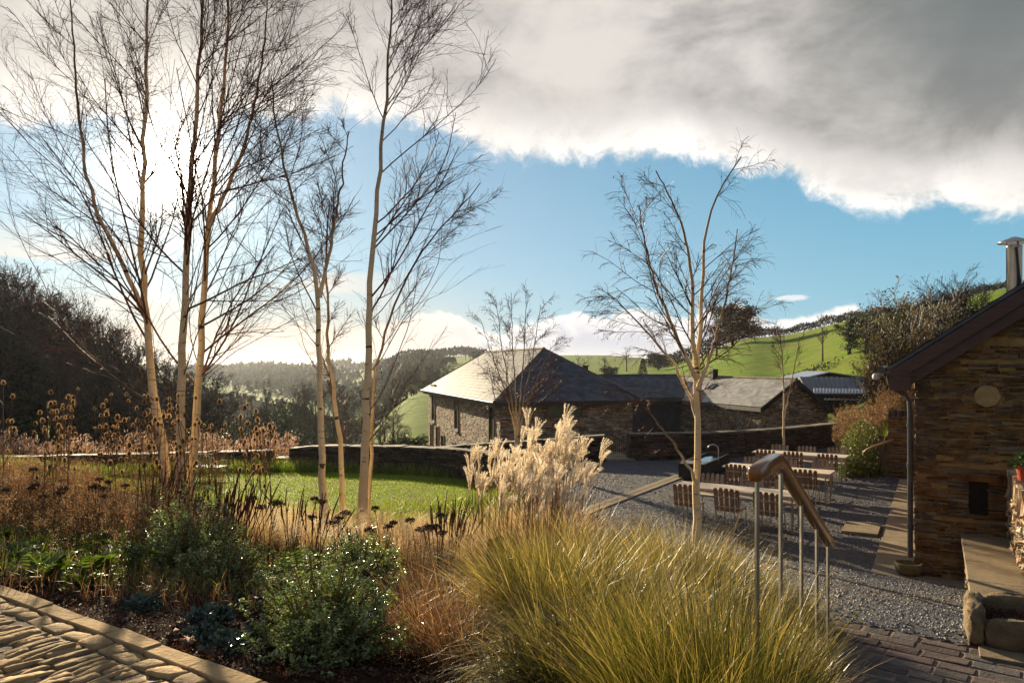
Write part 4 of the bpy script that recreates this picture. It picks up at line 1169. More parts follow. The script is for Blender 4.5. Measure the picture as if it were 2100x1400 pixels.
for p_ in posts:
    g = Geo(); zg = min(ground_z(p_[0], p_[1]), p_[2] - .8) - .05
    g.box((p_[0], p_[1], (zg + p_[2] - .062) / 2), (.026, .012, p_[2] - .062 - zg), PI / 3 + .5)
    obj('post', g, M_steel, hr)

# curved wooden handrail on the rock bank
M_pale = mat('pale_rail_wood', (.40, .25, .15), (.3, .19, .11), rough=.5, scale=5)
br = thing('bank_handrail', 'short curved pale wooden handrail fixed across the slate rock face', 'handrail', tuple(P(1800, 910, 21.8)))
q = np.array([P(1771, 929, 21.9), P(1777, 922, 21.8), P(1792, 915, 21.7), P(1812, 908, 21.7), P(1831, 902, 21.9)])
g = Geo(); g.tubes(q[None], np.full((1, 5), .035), sides=8, cap=True); obj('rail', g, M_pale, br, smooth=True)
g = Geo()
for i in (1, 3): g.tubes(np.array([[q[i] - up * .02, q[i] + np.array([.05, .5, -.12])]]), np.full((1, 2), .015), sides=5)
obj('bracket', g, M_steel, br)

# ------------------------------------------------------------------ stone bowl, stone planter, red pot, garden bench, stump
M_bowl = mat('mossy_stone', (.20, .155, .075), (.12, .10, .045), rough=.95, scale=18, bump=.9, bscale=70, coords='obj')
c = gp(-.13, -.09, 0); zb = gravel_z(c[0], c[1]) + .05
bo = thing('stone_bowl', 'mossy round stone bowl standing under the downpipe', 'bowl', (c[0], c[1], zb))
g = Geo(); g.lathe([(0, 0), (.14, 0), (.185, .05), (.205, .13), (.208, .17), (.20, .185), (.175, .185), (.165, .15), (.13, .07), (0, .055)], (c[0], c[1], zb), 28)
obj('bowl', g, M_bowl, bo, smooth=True)
pl = thing('stone_planter', 'rough hewn stone planter filled with red stonecrop at the corner of the landing', 'planter', (4.9, 6.9, -2.6))
M_trough = mat('hewn_stone', (.25, .18, .095), (.15, .11, .06), rough=.95, scale=7, bump=1.0, bscale=34)
rng = np.random.default_rng(61)
def pp(a, b, z): return np.array([*(np.array([4.60, 7.40]) + G1 * a - G2 * b), z])
g = Geo()
def rough_block(c, size, rz):
    """a hewn block: box subdivided and knocked about"""
    bm = bmesh.new(); bmesh.ops.create_cube(bm, size=1.0); bmesh.ops.subdivide_edges(bm, edges=bm.edges[:], cuts=5, use_grid_fill=True)
    for v in bm.verts:
        r_ = max(abs(v.co.x), abs(v.co.y), abs(v.co.z)); q_ = Vector((abs(v.co.x) ** 5, abs(v.co.y) ** 5, abs(v.co.z) ** 5))
        l5 = (q_.x + q_.y + q_.z) ** .2; v.co = v.co * (r_ / l5 if l5 > 0 else 1)
        v.co.x *= size[0]; v.co.y *= size[1]; v.co.z *= size[2]
        v.co += Vector(rng.normal(0, .010, 3))
    V = np.array([v.co for v in bm.verts]); bm.verts.index_update()
    Q = [[v.index for v in f.verts] for f in bm.faces]; bm.free()
    c_, s_ = math.cos(rz), math.sin(rz)
    g.add(V @ np.array([[c_, -s_, 0], [s_, c_, 0], [0, 0, 1]]).T + np.asarray(c), Q)
rough_block(pp(.06, .22, -2.47), (.16, .78, .36), -PI / 6)
rough_block(pp(.62, .55, -2.50), (.98, .15, .30), -PI / 6)
rough_block(pp(.62, -.12, -2.47), (.98, .15, .36), -PI / 6)
rough_block(pp(.7, .2, -2.58), (1.1, .6, .14), -PI / 6)
obj('trough', g, M_trough, pl, smooth=True)
M_sedum = mat('red_stonecrop', (.11, .018, .012), (.05, .012, .010), rough=.55, scale=20, trans=.3, island=.5, hue=.05)
M_sedg = mat('green_moss', (.10, .15, .015), (.06, .10, .01), rough=.8, scale=20, trans=.3, island=.4)
for (n_, x0, x1, m_, nm, hz) in ((2600, .16, 1.1, M_sedum, 'red_stonecrop', .055), (700, .30, .75, M_sedg, 'green_moss', .03)):
    g = Geo(); a = rng.uniform(x0, x1, n_); b_ = rng.uniform(-.03, .46, n_) if nm[0] == 'r' else rng.uniform(.2, .46, n_)
    base = np.stack([4.60 + G1[0] * a - G2[0] * b_, 7.40 + G1[1] * a - G2[1] * b_, -2.46 + rng.uniform(0, hz, n_)], -1)
    g.leaves(base, nrm(rng.normal(0, 1, (n_, 3)) + [0, 0, .6]), rng.normal(0, 1, (n_, 3)), rng.uniform(.012, .03, n_), rng.uniform(.008, .016, n_), rng=rng)
    obj(nm, g, m_, pl)
M_terra = mat('red_pot_clay', (.42, .055, .018), (.34, .045, .015), rough=.5, scale=3)
c = P(2098, 962, 9.9)
fp = thing('flower_pot', 'bright red flower pot on top of the sunlit rubble wall', 'pot', (c[0], c[1], -1.62))
g = Geo(); g.lathe([(0, 0), (.09, 0), (.115, .15), (.13, .15), (.13, .19), (.11, .19), (.10, .15), (0, .15)], (c[0] + .04, c[1], -1.56), 20); obj('pot', g, M_terra, fp, smooth=False)
M_leaf0 = mat('pot_leaves', (.04, .08, .02), (.025, .05, .015), rough=.4, scale=6, trans=.3, island=.4)
g = Geo(); n_ = 260; dd = nrm(rng.normal(0, 1, (n_, 3)) + [0, 0, .7]); g.leaves(np.array([c[0] + .04, c[1], -1.36]) + dd * rng.uniform(.02, .16, (n_, 1)), dd, rng.normal(0, 1, (n_, 3)), .06, .03, rng=rng); obj('foliage', g, M_leaf0, fp)

M_blue = mat('blue_grey_paint', (.16, .27, .32), (.13, .22, .27), rough=.7, spec=.2)
c = P(424, 978, 22.0)
bn = thing('garden_bench', 'blue grey slatted garden bench on the lawn behind the big birch', 'bench', (c[0], c[1], FLOOR))
rb = rad(-14)
def bb(x, y, z): return np.array([c[0] + x * math.cos(rb) - y * math.sin(rb), c[1] + x * math.sin(rb) + y * math.cos(rb), FLOOR + .03 + z])
g = Geo()
for k in range(15):
    x = -.48 + k * .069; g.tubes(np.array([[bb(x, -.2, .30), bb(x, -.36, .72)]]), np.full((1, 2), .017), sides=4)
g.tubes(np.array([[bb(-.5, -.36, .73), bb(.5, -.36, .73)]]), np.full((1, 2), .02), sides=5)
obj('backrest', g, M_blue, bn)
g = Geo()
for k in range(6): g.box(bb(0, -.18 + k * .085, .32), (1.04, .06, .02), rb)
obj('seat', g, M_blue, bn)
for sx in (-.48, .48):
    for y_ in (-.24, .28):
        g = Geo(); g.tubes(np.array([[bb(sx, y_, .31), bb(sx * 1.05, y_ * 1.15, 0)]]), np.full((1, 2), .018), sides=5); obj('leg', g, M_blue, bn)
for sx in (-.5, .5):
    g = Geo(); g.tubes(np.array([[bb(sx, -.3, .50), bb(sx, .28, .50), bb(sx, .30, .32)]]), np.full((1, 3), .018), sides=5); obj('armrest', g, M_blue, bn)
M_stump = mat('rotting_post', (.13, .075, .035), (.06, .035, .018), rough=.95, scale=8, stretch=(5, 5, .6), bump=.9)
c = P(1010, 1160, 7.4)
st_ = thing('wooden_post', 'short split wooden post standing among the dry plants', 'post', (c[0], c[1], c[2] - .3))
g = Geo(); zt = P(1010, 1105, 7.4)[2]
prof_ = rng.uniform(.075, .095, 10); th = np.linspace(0, 2 * PI, 10, endpoint=False)
V = [[c[0] + r_ * math.cos(a), c[1] + r_ * .75 * math.sin(a), c[2] - .35] for a, r_ in zip(th, prof_)] + [[c[0] + .03 + r_ * .92 * math.cos(a), c[1] + r_ * .7 * math.sin(a), zt + .03 * math.cos(a + 1) + rng.normal(0, .01)] for a, r_ in zip(th, prof_)] + [[c[0] + .03, c[1], zt]]
g.add(V, [[i, (i + 1) % 10, 10 + (i + 1) % 10, 10 + i] for i in range(10)], [[10 + i, 10 + (i + 1) % 10, 20] for i in range(10)])
obj('post_body', g, M_stump, st_)
# slate rock face on the bank
M_rock = mat('slate_outcrop', (.23, .155, .085), (.10, .068, .042), rough=.8, scale=3, stretch=(2, 2, .5), bump=.9, bscale=12, island=.45)
rk = thing('rock_face', 'outcrop of upright brown slate strata beside the stub wall', 'rock', tuple(P(1800, 960, 22.5)))
g = Geo()
for k in range(46):
    t = rng.random(); px_ = 1768 + 66 * t; hpx = (60 + 40 * t) * rng.uniform(.6, 1.0); d_ = 22.2 + rng.uniform(0, .9) + .5 * (1 - t)
    b0 = P(px_ - 2, 975, d_); b0[2] = FLOOR - .1; tp_ = P(px_ + rng.uniform(4, 16), 968 - hpx, d_ + rng.uniform(.1, .5))
    ax = tp_ - b0; L = np.linalg.norm(ax); ax = ax / L; sd = nrm(np.array([1, -.5, 0.]) - ax * ax.dot([1, -.5, 0.])); R = np.stack([sd, np.cross(ax, sd), ax], 1)
    g.box((b0 + tp_) / 2, (rng.uniform(.06, .2), rng.uniform(.25, .6), L), R=R, jit=.03, rng=rng)
obj('strata', g, M_rock, rk)
# ------------------------------------------------------------------ trees
def bark_extra(g, vec, c):
    """birch: pale papery bark on thick stems turning brown on thin ones, dark lenticels and scars"""
    uvn = g.n('ShaderNodeUVMap'); sp = g.n('ShaderNodeSeparateXYZ'); g.link(uvn.outputs[0], sp.inputs[0])
    thick = g.step(g.add(sp.outputs[0], g.mul(g.sub(g.noise(vec, 2.0, 3), .5), .03)), 0.010, 0.036)
    mp = g.n('ShaderNodeMapping'); mp.inputs['Scale'].default_value = (7, 7, 38); g.link(vec, mp.inputs['Vector'])
    mark = g.step(g.noise(mp.outputs[0], 1.0, 3, .6), .60, .68)
    mp2 = g.n('ShaderNodeMapping'); mp2.inputs['Scale'].default_value = (3.2, 3.2, 9); g.link(vec, mp2.inputs['Vector'])
    scar = g.step(g.noise(mp2.outputs[0], 1.0, 2, .5), .655, .69)
    pale = g.mix(g.mul(mark, .85), c, (.16, .10, .06, 1)); pale = g.mix(g.mul(scar, .92), pale, (.025, .017, .012, 1))
    return g.mix(thick, (0.13, 0.070, 0.040, 1), pale)
M_birch = mat('birch_bark', (0.88, 0.69, 0.40), (0.78, 0.58, 0.31), rough=.8, spec=.12, scale=5, bump=.4, bscale=40, extra=bark_extra)
M_twig = mat('birch_twigs', (0.17, 0.078, 0.046), (0.11, 0.052, 0.032), rough=.6, spec=.18, scale=2)
M_twig2 = mat('dark_twigs', (0.055, 0.036, 0.026), (0.034, 0.023, 0.018), rough=.5, scale=1)
M_trunk = mat('dark_bark', (0.075, 0.058, 0.042), (0.045, 0.035, 0.026), rough=.9, scale=3, bump=.6)

def resample(pts, n):
    pts = np.asarray(pts, float); d = np.concatenate([[0], np.cumsum(np.linalg.norm(np.diff(pts, axis=0), axis=1))])
    t = np.linspace(0, d[-1], n)
    out = np.stack([np.interp(t, d, pts[:, i]) for i in range(3)], 1)
    for _ in range(2): out[1:-1] = .25 * out[:-2] + .5 * out[1:-1] + .25 * out[2:]
    return out
def spawn(rng, PP, RR, n, t0, t1, ang, asd, L, ratio, nseg, upw=0.0, wig=.10, droop=0.0, rmin=.002, lt=.5, out=None, outw=0.0, tp=1.0, flat=None):
    """n children on every polyline of PP, returned as polylines and radii"""
    N, m, _ = PP.shape
    idx = np.repeat(np.arange(N), n); k = len(idx)
    t = t0 + (t1 - t0) * rng.random(k) ** tp
    f = t * (m - 1); i = np.clip(f.astype(int), 0, m - 2); a = (f - i)[:, None]
    base = PP[idx, i] * (1 - a) + PP[idx, i + 1] * a
    T_ = nrm(PP[idx, i + 1] - PP[idx, i])
    r0 = RR[idx, i] * (1 - a[:, 0]) + RR[idx, i + 1] * a[:, 0]
    rv = rng.normal(0, 1, (k, 3))
    if out is not None: rv = rv + outw * nrm((base - out) * [1, 1, 0])
    if flat is not None: rv[:, 1] *= flat
    perp = nrm(rv - T_ * (rv * T_).sum(1, keepdims=True))
    an = np.clip(rng.normal(ang, asd, k), .12, 1.7)[:, None]
    d = nrm(T_ * np.cos(an) + perp * np.sin(an))
    Lk = (L[idx] if hasattr(L, '__len__') else np.full(k, L)) * (1 - lt * t) * rng.uniform(.55, 1.25, k)
    P_ = [base]
    for s in range(nseg):
        d = nrm(d + rng.normal(0, wig, (k, 3)) + np.array([0, 0, upw]) - np.array([0, 0, droop * (s + 1) / nseg]))
        P_.append(P_[-1] + d * (Lk / nseg)[:, None])
    P_ = np.stack(P_, 1)
    rs = np.clip(np.minimum(r0 * ratio, Lk * .0085 + rmin), rmin, None)
    R_ = rs[:, None] * np.linspace(1, .35, nseg + 1)[None]
    return P_, np.maximum(R_, rmin * .75), Lk

def birch(name, label, stems, base, rng, lv1, lv2, lv3, droop=0.0, group=None, catkin=0, flat=None, upw=(.10, .05, .02), rmin=.0028, ang1=.62, low=0):
    """stems: list of (points, r0, r1, Lmax, t0, n1)"""
    root = thing(name, label, 'tree', tuple(base), 0, group)
    crown = Geo(); ctr = np.array([base[0], base[1], 0])
    allp = []
    for (pts, r0, r1, Lmax, t0, n1) in stems:
        S = resample(pts, 26); h = np.linspace(0, 1, 26)
        S[1:-1] += rng.normal(0, .012, (24, 3))
        R = r1 + (r0 - r1) * (1 - h) ** 1.15; R[:3] *= [1.35, 1.15, 1.05]
        gt = Geo(); gt.tubes(S, R, sides=10)
        obj('trunk', gt, M_birch, root, smooth=True)
        P1, R1, L1 = spawn(rng, S[None], R[None], n1, t0, .97, ang1, .16, Lmax, .36, 9, upw[0], .07, droop * .35, .006, .62, ctr, 1.0, 0.8, flat)
        P2, R2, L2 = spawn(rng, P1, R1, lv1, .12, .96, .60, .18, L1 * .46, .6, 6, upw[1], .10, droop * .8, .0040, .45, None, 0, 1, flat)
        P3, R3, L3 = spawn(rng, P2, R2, lv2, .12, .98, .62, .2, L2 * .50, .7, 4, upw[2], .13, droop * 1.3, rmin, .35)
        crown.tubes(P1, R1, 5); crown.tubes(P2, R2, 4); crown.tubes(P3, R3, 3)
        if low:
            Pl, Rl, Ll = spawn(rng, S[None], R[None], low, .15, .45, .82, .16, Lmax * .85, .17, 9, .05, .09, droop * .3, .004, .2, ctr, 1.2)
            Pq, Rq, Lq = spawn(rng, Pl, Rl, 10, .15, .98, .5, .18, Ll * .42, .6, 5, .02, .10, droop, .0028, .4)
            Ps, Rs, Ls_ = spawn(rng, Pq, Rq, 5, .2, .98, .5, .18, Lq * .5, .7, 3, .0, .12, droop, rmin, .3)
            crown.tubes(Pl, Rl, 5); crown.tubes(Pq, Rq, 3); crown.tubes(Ps, Rs, 3)
        # fine twigs straight off the stem and its main branches
        Pm, Rm, Lm = spawn(rng, P1, R1, lv1, .25, 1, .7, .25, .42, .6, 3, upw[2], .12, droop * 1.3, rmin, .3); crown.tubes(Pm, Rm, 3)
        if lv3:
            P4, R4, L4 = spawn(rng, P3, R3, lv3, .2, 1, .6, .2, L3 * .6, .8, 3, upw[2], .12, droop * 1.5, rmin * .85, .3); crown.tubes(P4, R4, 3)
        allp.append(P3[:, -1])
    obj('crown', crown, M_twig, root)
    if catkin:
        E = np.concatenate(allp); E = E[rng.random(len(E)) < catkin]; N = len(E)
        gl = Geo(); gl.leaves(E, np.tile([0, 0, -1.0], (N, 1)) + rng.normal(0, .25, (N, 3)), rng.normal(0, 1, (N, 3)), rng.uniform(.025, .05, N), rng.uniform(.012, .026, N), rng=rng)
        obj('catkins', gl, M_twig2, root)
    return root

def px(pts, d, dd=0.0):
    """stem polyline from picture points at depth d, leaning dd away with height"""
    n = len(pts); return np.array([P(x, y, d + dd * i / (n - 1)) for i, (x, y) in enumerate(pts)])
rng = np.random.default_rng(101)
D = 12.0; b0 = P(372, 1045, D)
birch('birch_tree', 'tall bare birch with three thick pale stems from one base, sun shining through it',
 [(px([(355, 1045), (340, 975), (322, 860), (312, 760), (300, 650), (291, 560), (290, 480), (293, 380), (296, 280), (300, 140), (303, -40), (306, -130)], D, .5), .078, .013, 4.4, .20, 34),
  (px([(372, 1045), (370, 960), (369, 860), (374, 740), (379, 620), (382, 480), (392, 360), (402, 240), (412, 90), (416, -60), (418, -150)], D - .1, -.2), .080, .013, 4.0, .34, 26),
  (px([(386, 1045), (394, 960), (403, 850), (413, 720), (420, 600), (426, 470), (437, 350), (455, 220), (466, 90), (472, -70), (476, -140)], D + .1, .3), .073, .012, 4.4, .20, 34),
  (px([(300, 650), (262, 560), (215, 470), (180, 380), (160, 250), (150, 90), (140, -60)], D + .25, -1.0), .040, .008, 2.8, .08, 13),
  (px([(425, 470), (470, 380), (505, 290), (530, 180), (545, 60), (550, -60)], D + .2, 1.0), .036, .008, 2.4, .1, 11)],
 b0, rng, 10, 7, 1, flat=None, upw=(.045, .015, .0), rmin=.0018, ang1=.76, low=6)
D = 11.0; b0 = P(710, 1095, D)
birch('birch_tree', 'slender bare birch with a thick straight stem and thinner ones beside it, near the lawn',
 [(px([(740, 1100), (744, 1020), (750, 900), (754, 760), (757, 640), (763, 520), (772, 410), (783, 300), (793, 190), (799, 90), (803, 0), (806, -70)], D, .2), .074, .010, 3.4, .36, 28),
  (px([(668, 1095), (664, 1010), (659, 900), (654, 790), (650, 700), (655, 605), (641, 525), (612, 450), (590, 380), (574, 300), (562, 210), (556, 160)], D + .1, .6), .062, .010, 2.0, .40, 15),
  (px([(655, 610), (676, 515), (692, 430), (704, 340), (716, 270)], D + .35, .5), .032, .009, 1.2, .1, 10),
  (px([(703, 1095), (701, 1020), (699, 930), (697, 880), (684, 800), (672, 700), (671, 600), (668, 500), (676, 420)], D + .2, .5), .048, .010, 1.6, .35, 14),
  (px([(752, 1095), (760, 980), (762, 860), (774, 740), (800, 640), (846, 545), (905, 465), (950, 420), (985, 375)], D + .25, .4), .036, .007, 1.7, .42, 9)],
 b0, rng, 10, 7, 1, upw=(.06, .02, .0), rmin=.0018, ang1=.68, low=4)
D = 13.4; b0 = P(1430, 1125, D)
birch('birch_tree', 'single bare birch with arching drooping branches, standing before the timber tables',
 [(px([(1431, 1130), (1430, 1040), (1430, 940), (1430, 850), (1428, 760), (1438, 670), (1441, 580), (1443, 500), (1456, 430), (1478, 385), (1500, 345), (1520, 322)], D, .3), .080, .010, 2.4, .30, 16),
  (px([(1429, 765), (1422, 705), (1416, 655), (1424, 600), (1415, 530), (1398, 460), (1372, 400), (1345, 350)], D, -.4), .048, .010, 1.9, .05, 14),
  (px([(1428, 775), (1400, 715), (1375, 660), (1345, 590), (1322, 500), (1310, 420)], D - .05, -.8), .042, .009, 1.9, .05, 14),
  (px([(1431, 860), (1405, 790), (1378, 740), (1335, 690), (1290, 640), (1245, 600)], D + .1, .6), .034, .009, 1.6, .12, 12),
  (px([(1430, 990), (1405, 945), (1370, 890), (1330, 845), (1300, 810), (1270, 800)], D - .05, -.5), .030, .008, 1.0, .2, 8),
  (px([(1431, 800), (1452, 740), (1478, 660), (1500, 560), (1512, 470)], D - .1, .6), .034, .009, 1.5, .10, 12)],
 b0, rng, 8, 5, 0, droop=.22, catkin=.10, upw=(.04, .0, .0), ang1=.72, rmin=.0022)
D = 24.6; b0 = P(1062, 928, D)
fan = [(985, 655), (1018, 620), (1048, 600), (1080, 600), (1108, 625), (1150, 690), (1135, 760), (1000, 740)]
birch('birch_tree', 'small bushy many stemmed birch rising in front of the hipped stone house',
 [(px([(1058 + k * 1.4, 930), (1057 + k * 1.4, 880), (1062 + (x - 1062) * .35, 800), (1062 + (x - 1062) * .72, 720 if y < 700 else 830), (x, y)], D, rng.uniform(-.8, .8)), .034, .008, 1.5, .18, 14) for k, (x, y) in enumerate(fan)],
 b0, rng, 6, 4, 0, droop=.16, catkin=.35, rmin=.0045, upw=(.06, .02, 0))
D = 27.0; b0 = P(1608, 937, D)
birch('birch_tree', 'small thin pale birch behind the back table, in front of the barn gable',
 [(px([(1606, 940), (1607, 880), (1608, 820), (1606, 760), (1602, 710), (1600, 680)], D, .1), .055, .010, 1.3, .22, 18), (px([(1608, 860), (1620, 800), (1632, 740), (1640, 690)], D, .3), .028, .009, .8, .1, 8)],
 b0, rng, 6, 4, 0, rmin=.0048, upw=(.08, .04, 0))

# --- rounder trees of the valley and hill: each kind built once, then copied
M_ivy = mat('ivy_leaves', (0.050, 0.070, 0.018), (0.026, 0.040, 0.012), rough=.55, scale=.5, coords='obj', trans=.25, island=.5, hue=.03)
M_ever = mat('evergreen_leaves', (0.034, 0.050, 0.016), (0.018, 0.028, 0.010), rough=.6, scale=.5, coords='obj', trans=.2, island=.5, hue=.03)
M_rust_l = mat('russet_leaves', (0.115, 0.045, 0.018), (0.06, 0.026, 0.012), rough=.6, scale=.4, coords='obj', trans=.35, island=.5, hue=.03)
M_ochre = mat('ochre_leaves', (0.19, 0.13, 0.022), (0.10, 0.075, 0.016), rough=.6, scale=.5, coords='obj', trans=.4, island=.5, hue=.04)
M_far_twig = mat('far_twigs', (0.075, 0.052, 0.040), (0.048, 0.034, 0.028), rough=.7, scale=.4, coords='obj')
def clump_leaves(g, rng, ctrs, rads, n, size):
    k = len(ctrs); idx = rng.integers(0, k, n)
    d = nrm(rng.normal(0, 1, (n, 3))); pos = ctrs[idx] + d * rads[idx, None] * rng.uniform(.35, 1.05, (n, 1)) * [1, 1, .75]
    g.leaves(pos, rng.normal(0, 1, (n, 3)), rng.normal(0, 1, (n, 3)), rng.uniform(.6, 1.3, n) * size, rng.uniform(.6, 1.2, n) * size * .8, rng=rng)
def wood_tree(name, seed, H, spread, trunk_h, rmin, n=(9, 7, 6), leaf=None, leafn=0, leafsize=.3, trunk_ivy=0, lean=.0, stems=1, twig=None, r0=.22, ang=.7, up_=.10):
    """a bare or leafy woodland tree at the origin"""
    rng = np.random.default_rng(seed)
    root = thing(name, '', 'tree', (0, 0, 0))
    gt = Geo(); gc = Geo(); ends = []; mids = []
    for s_ in range(stems):
        a = rng.uniform(0, 6.28); sp_ = 0 if stems == 1 else rng.uniform(.1, .5) * spread
        S = np.array([[math.cos(a) * .15 * (stems > 1) + math.cos(a) * sp_ * t ** 1.3 + rng.normal(0, .02) * H * t * .3, math.sin(a) * .15 * (stems > 1) + math.sin(a) * sp_ * t ** 1.3, H * (.9 if stems == 1 else rng.uniform(.75, .92)) * t] for t in np.linspace(0, 1, 12)])
        S = resample(S, 12); R = (r0 / math.sqrt(stems)) * (1 - np.linspace(0, 1, 12)) ** .9 + rmin * 1.6
        gt.tubes(S, R, 7)
        P1, R1, L1 = spawn(rng, S[None], R[None], n[0], trunk_h, .98, ang, .2, spread, .6, 6, up_, .10, 0, rmin * 1.4, .45)
        P2, R2, L2 = spawn(rng, P1, R1, n[1], .2, 1, .65, .2, L1 * .5, .6, 4, up_ * .6, .13, 0, rmin * 1.1, .4)
        P3, R3, L3 = spawn(rng, P2, R2, n[2], .2, 1, .6, .2, L2 * .55, .7, 3, .04, .15, 0, rmin, .3)
        gc.tubes(P1, R1, 4); gc.tubes(P2, R2, 3); gc.tubes(P3, R3, 3)
        ends.append(P2[:, -1]); mids.append(P1[:, 2:].reshape(-1, 3)); 
        if trunk_ivy: mids.append(S[: int(12 * trunk_ivy)])
    obj('trunk', gt, M_trunk, root)
    obj('crown', gc, twig or M_far_twig, root)
    if leaf is not None:
        gl = Geo(); E = np.concatenate(mids if trunk_ivy else ends)
        clump_leaves(gl, rng, E, np.full(len(E), spread * .17), leafn, leafsize); obj('foliage', gl, leaf, root)
    return root
def conifer(name, seed, H, spread, n=2600, leafsize=.4):
    rng = np.random.default_rng(seed); root = thing(name, '', 'tree', (0, 0, 0))
    g = Geo(); g.tubes(np.array([[0, 0, 0], [0, 0, H * .95]]), np.array([.16, .03]), 6); obj('trunk', g, M_trunk, root)
    g = Geo(); t = rng.random(n) ** .8; r = spread * (1 - t) ** .8 * rng.uniform(.3, 1, n); a = rng.uniform(0, 6.28, n)
    lay = np.floor(t * 16) / 16 * .35 + t * .65
    pos = np.stack([np.cos(a) * r, np.sin(a) * r, H * (.10 + .9 * lay) - r * .25], -1)
    g.leaves(pos, np.stack([np.cos(a), np.sin(a), np.full(n, -.35)], -1) + rng.normal(0, .3, (n, 3)), rng.normal(0, 1, (n, 3)), leafsize, leafsize * .5, rng=rng)
    obj('foliage', g, M_ever, root); return root
def crownball(name, seed, W_, H, n, leafsize, m, base=.15):
    """broad evergreen: leaf clumps over limbs, uneven outline"""
    rng = np.random.default_rng(seed); root = thing(name, '', 'tree', (0, 0, 0))
    g = Geo(); S = np.array([[0, 0, -.3], [.1, 0, H * .3], [0, .1, H * .7]]); g.tubes(S, np.array([.3, .2, .08]), 7)
    P1, R1, L1 = spawn(rng, resample(S, 8)[None], np.full((1, 8), .14), 16, .25, 1, .8, .25, W_ * .45, .6, 5, .06, .1, 0, .03, .2)
    obj('trunk', g, M_trunk, root)
    g = Geo(); g.tubes(P1, R1, 4); obj('limbs', g, M_trunk, root)
    g = Geo(); k = 46; d = nrm(rng.normal(0, 1, (k, 3))); c = d * rng.uniform(.3, 1.0, (k, 1)) * [W_ * .42, W_ * .42, H * .40] + [0, 0, H * (.5 + base / 2)]
    clump_leaves(g, rng, c, rng.uniform(.08, .2, k) * W_, n, leafsize); obj('foliage', g, m, root); return root
KIND = {
 'bare': wood_tree('bare_tree', 1, 9, 3.6, .25, .012, (13, 8, 7)),
 'beech': wood_tree('beech_tree', 2, 13, 5.5, .30, .016, (17, 9, 8), leaf=M_rust_l, leafn=1000, leafsize=.15, r0=.38),
 'oak': wood_tree('oak_tree', 3, 11, 5.2, .22, .016, (16, 9, 8), r0=.36, ang=.85),
 'ivyed': crownball('ivy_covered_tree', 4, 5.4, 8, 6500, .20, M_ivy, base=.0),
 'conifer': conifer('conifer_tree', 5, 9, 2.4),
 'round': crownball('evergreen_tree', 6, 9, 9, 11000, .30, M_ever, base=.0),
 'bush': crownball('hedge_bush', 7, 3.4, 2.6, 2600, .17, M_ivy, base=.0),
 'brush': wood_tree('bare_shrub', 8, 3.2, 1.6, .10, .009, (9, 6, 5), stems=6, r0=.10, ang=.5),
}
_first = {}
rngt = np.random.default_rng(202)
def plant(kind, pxx, d, hpx, label, group, base_y=None, sx=1.0, rz=None, dz=0.0):
    """a copy of one kind whose top reaches hpx pixels above its foot; the foot stands on the ground"""
    src = KIND[kind]
    x = (pxx - 1050) / F * d
    z = float(ground_z(x, d)) - .1 + dz if base_y is None else -(base_y - HORIZON) / F * d
    H = {'bare': 9, 'beech': 13, 'oak': 11, 'ivyed': 8, 'conifer': 9, 'round': 8.6, 'bush': 2.3, 'brush': 3.2}[kind]
    s = hpx / F * d / H
    rz = rngt.uniform(0, 6.28) if rz is None else rz
    if kind not in _first:
        o = src; _first[kind] = 1
        o.location = (x, d, z); o.rotation_euler = (0, 0, rz); o.scale = (s * sx, s * sx, s)
    else: o = dup(src, (x, d, z), rz, None, (s * sx, s * sx, s))
    o['label'] = label; o['group'] = group
    return o
# trees singled out on the hill and behind the roofs
plant('round', 1503, 150, 102, 'large dark round evergreen tree alone on the hill above the barn', 'trees on the green hill', sx=1.05)
plant('bare', 1548, 158, 46, 'small bare tree beside the dark round evergreen on the hill', 'trees on the green hill')
plant('oak', 1470, 140, 70, 'bare spreading tree at the hedge left of the round evergreen', 'trees on the green hill')
plant('bare', 1687, 82, 92, 'bare forked tree standing dark against the green field', 'trees on the green hill', sx=.8)
plant('ivyed', 1742, 78, 100, 'ivy clad tree at the foot of the green field, nearer the barn', 'trees on the green hill', sx=1.15)
plant('ivyed', 1778, 74, 112, 'ivy clad tree beside the cottage eaves, taller of the pair', 'trees on the green hill', sx=1.1)
plant('oak', 1190, 95, 88, 'bare spreading tree above the dark link roof', 'trees behind the roofs')
plant('ivyed', 1222, 100, 62, 'ivy clad tree beside the bare one above the dark link roof', 'trees behind the roofs')
plant('conifer', 1318, 120, 52, 'small pointed conifer above the link roof', 'trees behind the roofs')
plant('round', 1250, 150, 42, 'small dark evergreen far behind the link roof', 'trees behind the roofs')
plant('brush', 1590, 48, 72, 'leafless shrub rising behind the barn ridge', 'bare shrubs around the barn', sx=1.6)
plant('brush', 1655, 52, 60, 'leafless shrub beside the dark sheds', 'bare shrubs around the barn', sx=1.6)
plant('brush', 1488, 28.5, 92, 'grey leafless shrub in the courtyard bed before the barn wall', 'bare shrubs around the barn', sx=1.1, dz=.2)
plant('brush', 1540, 29.5, 70, 'smaller leafless shrub beside the sunlit barn wall', 'bare shrubs around the barn', sx=1.1, dz=.2)
plant('bush', 828, 30, 52, 'low dark rounded bush just beyond the curved lawn wall', 'bushes beyond the lawn wall', sx=1.5, dz=.3)
plant('bush', 790, 31, 40, 'smaller dark bush left of the rounded one beyond the lawn wall', 'bushes beyond the lawn wall', sx=1.4, dz=.2)
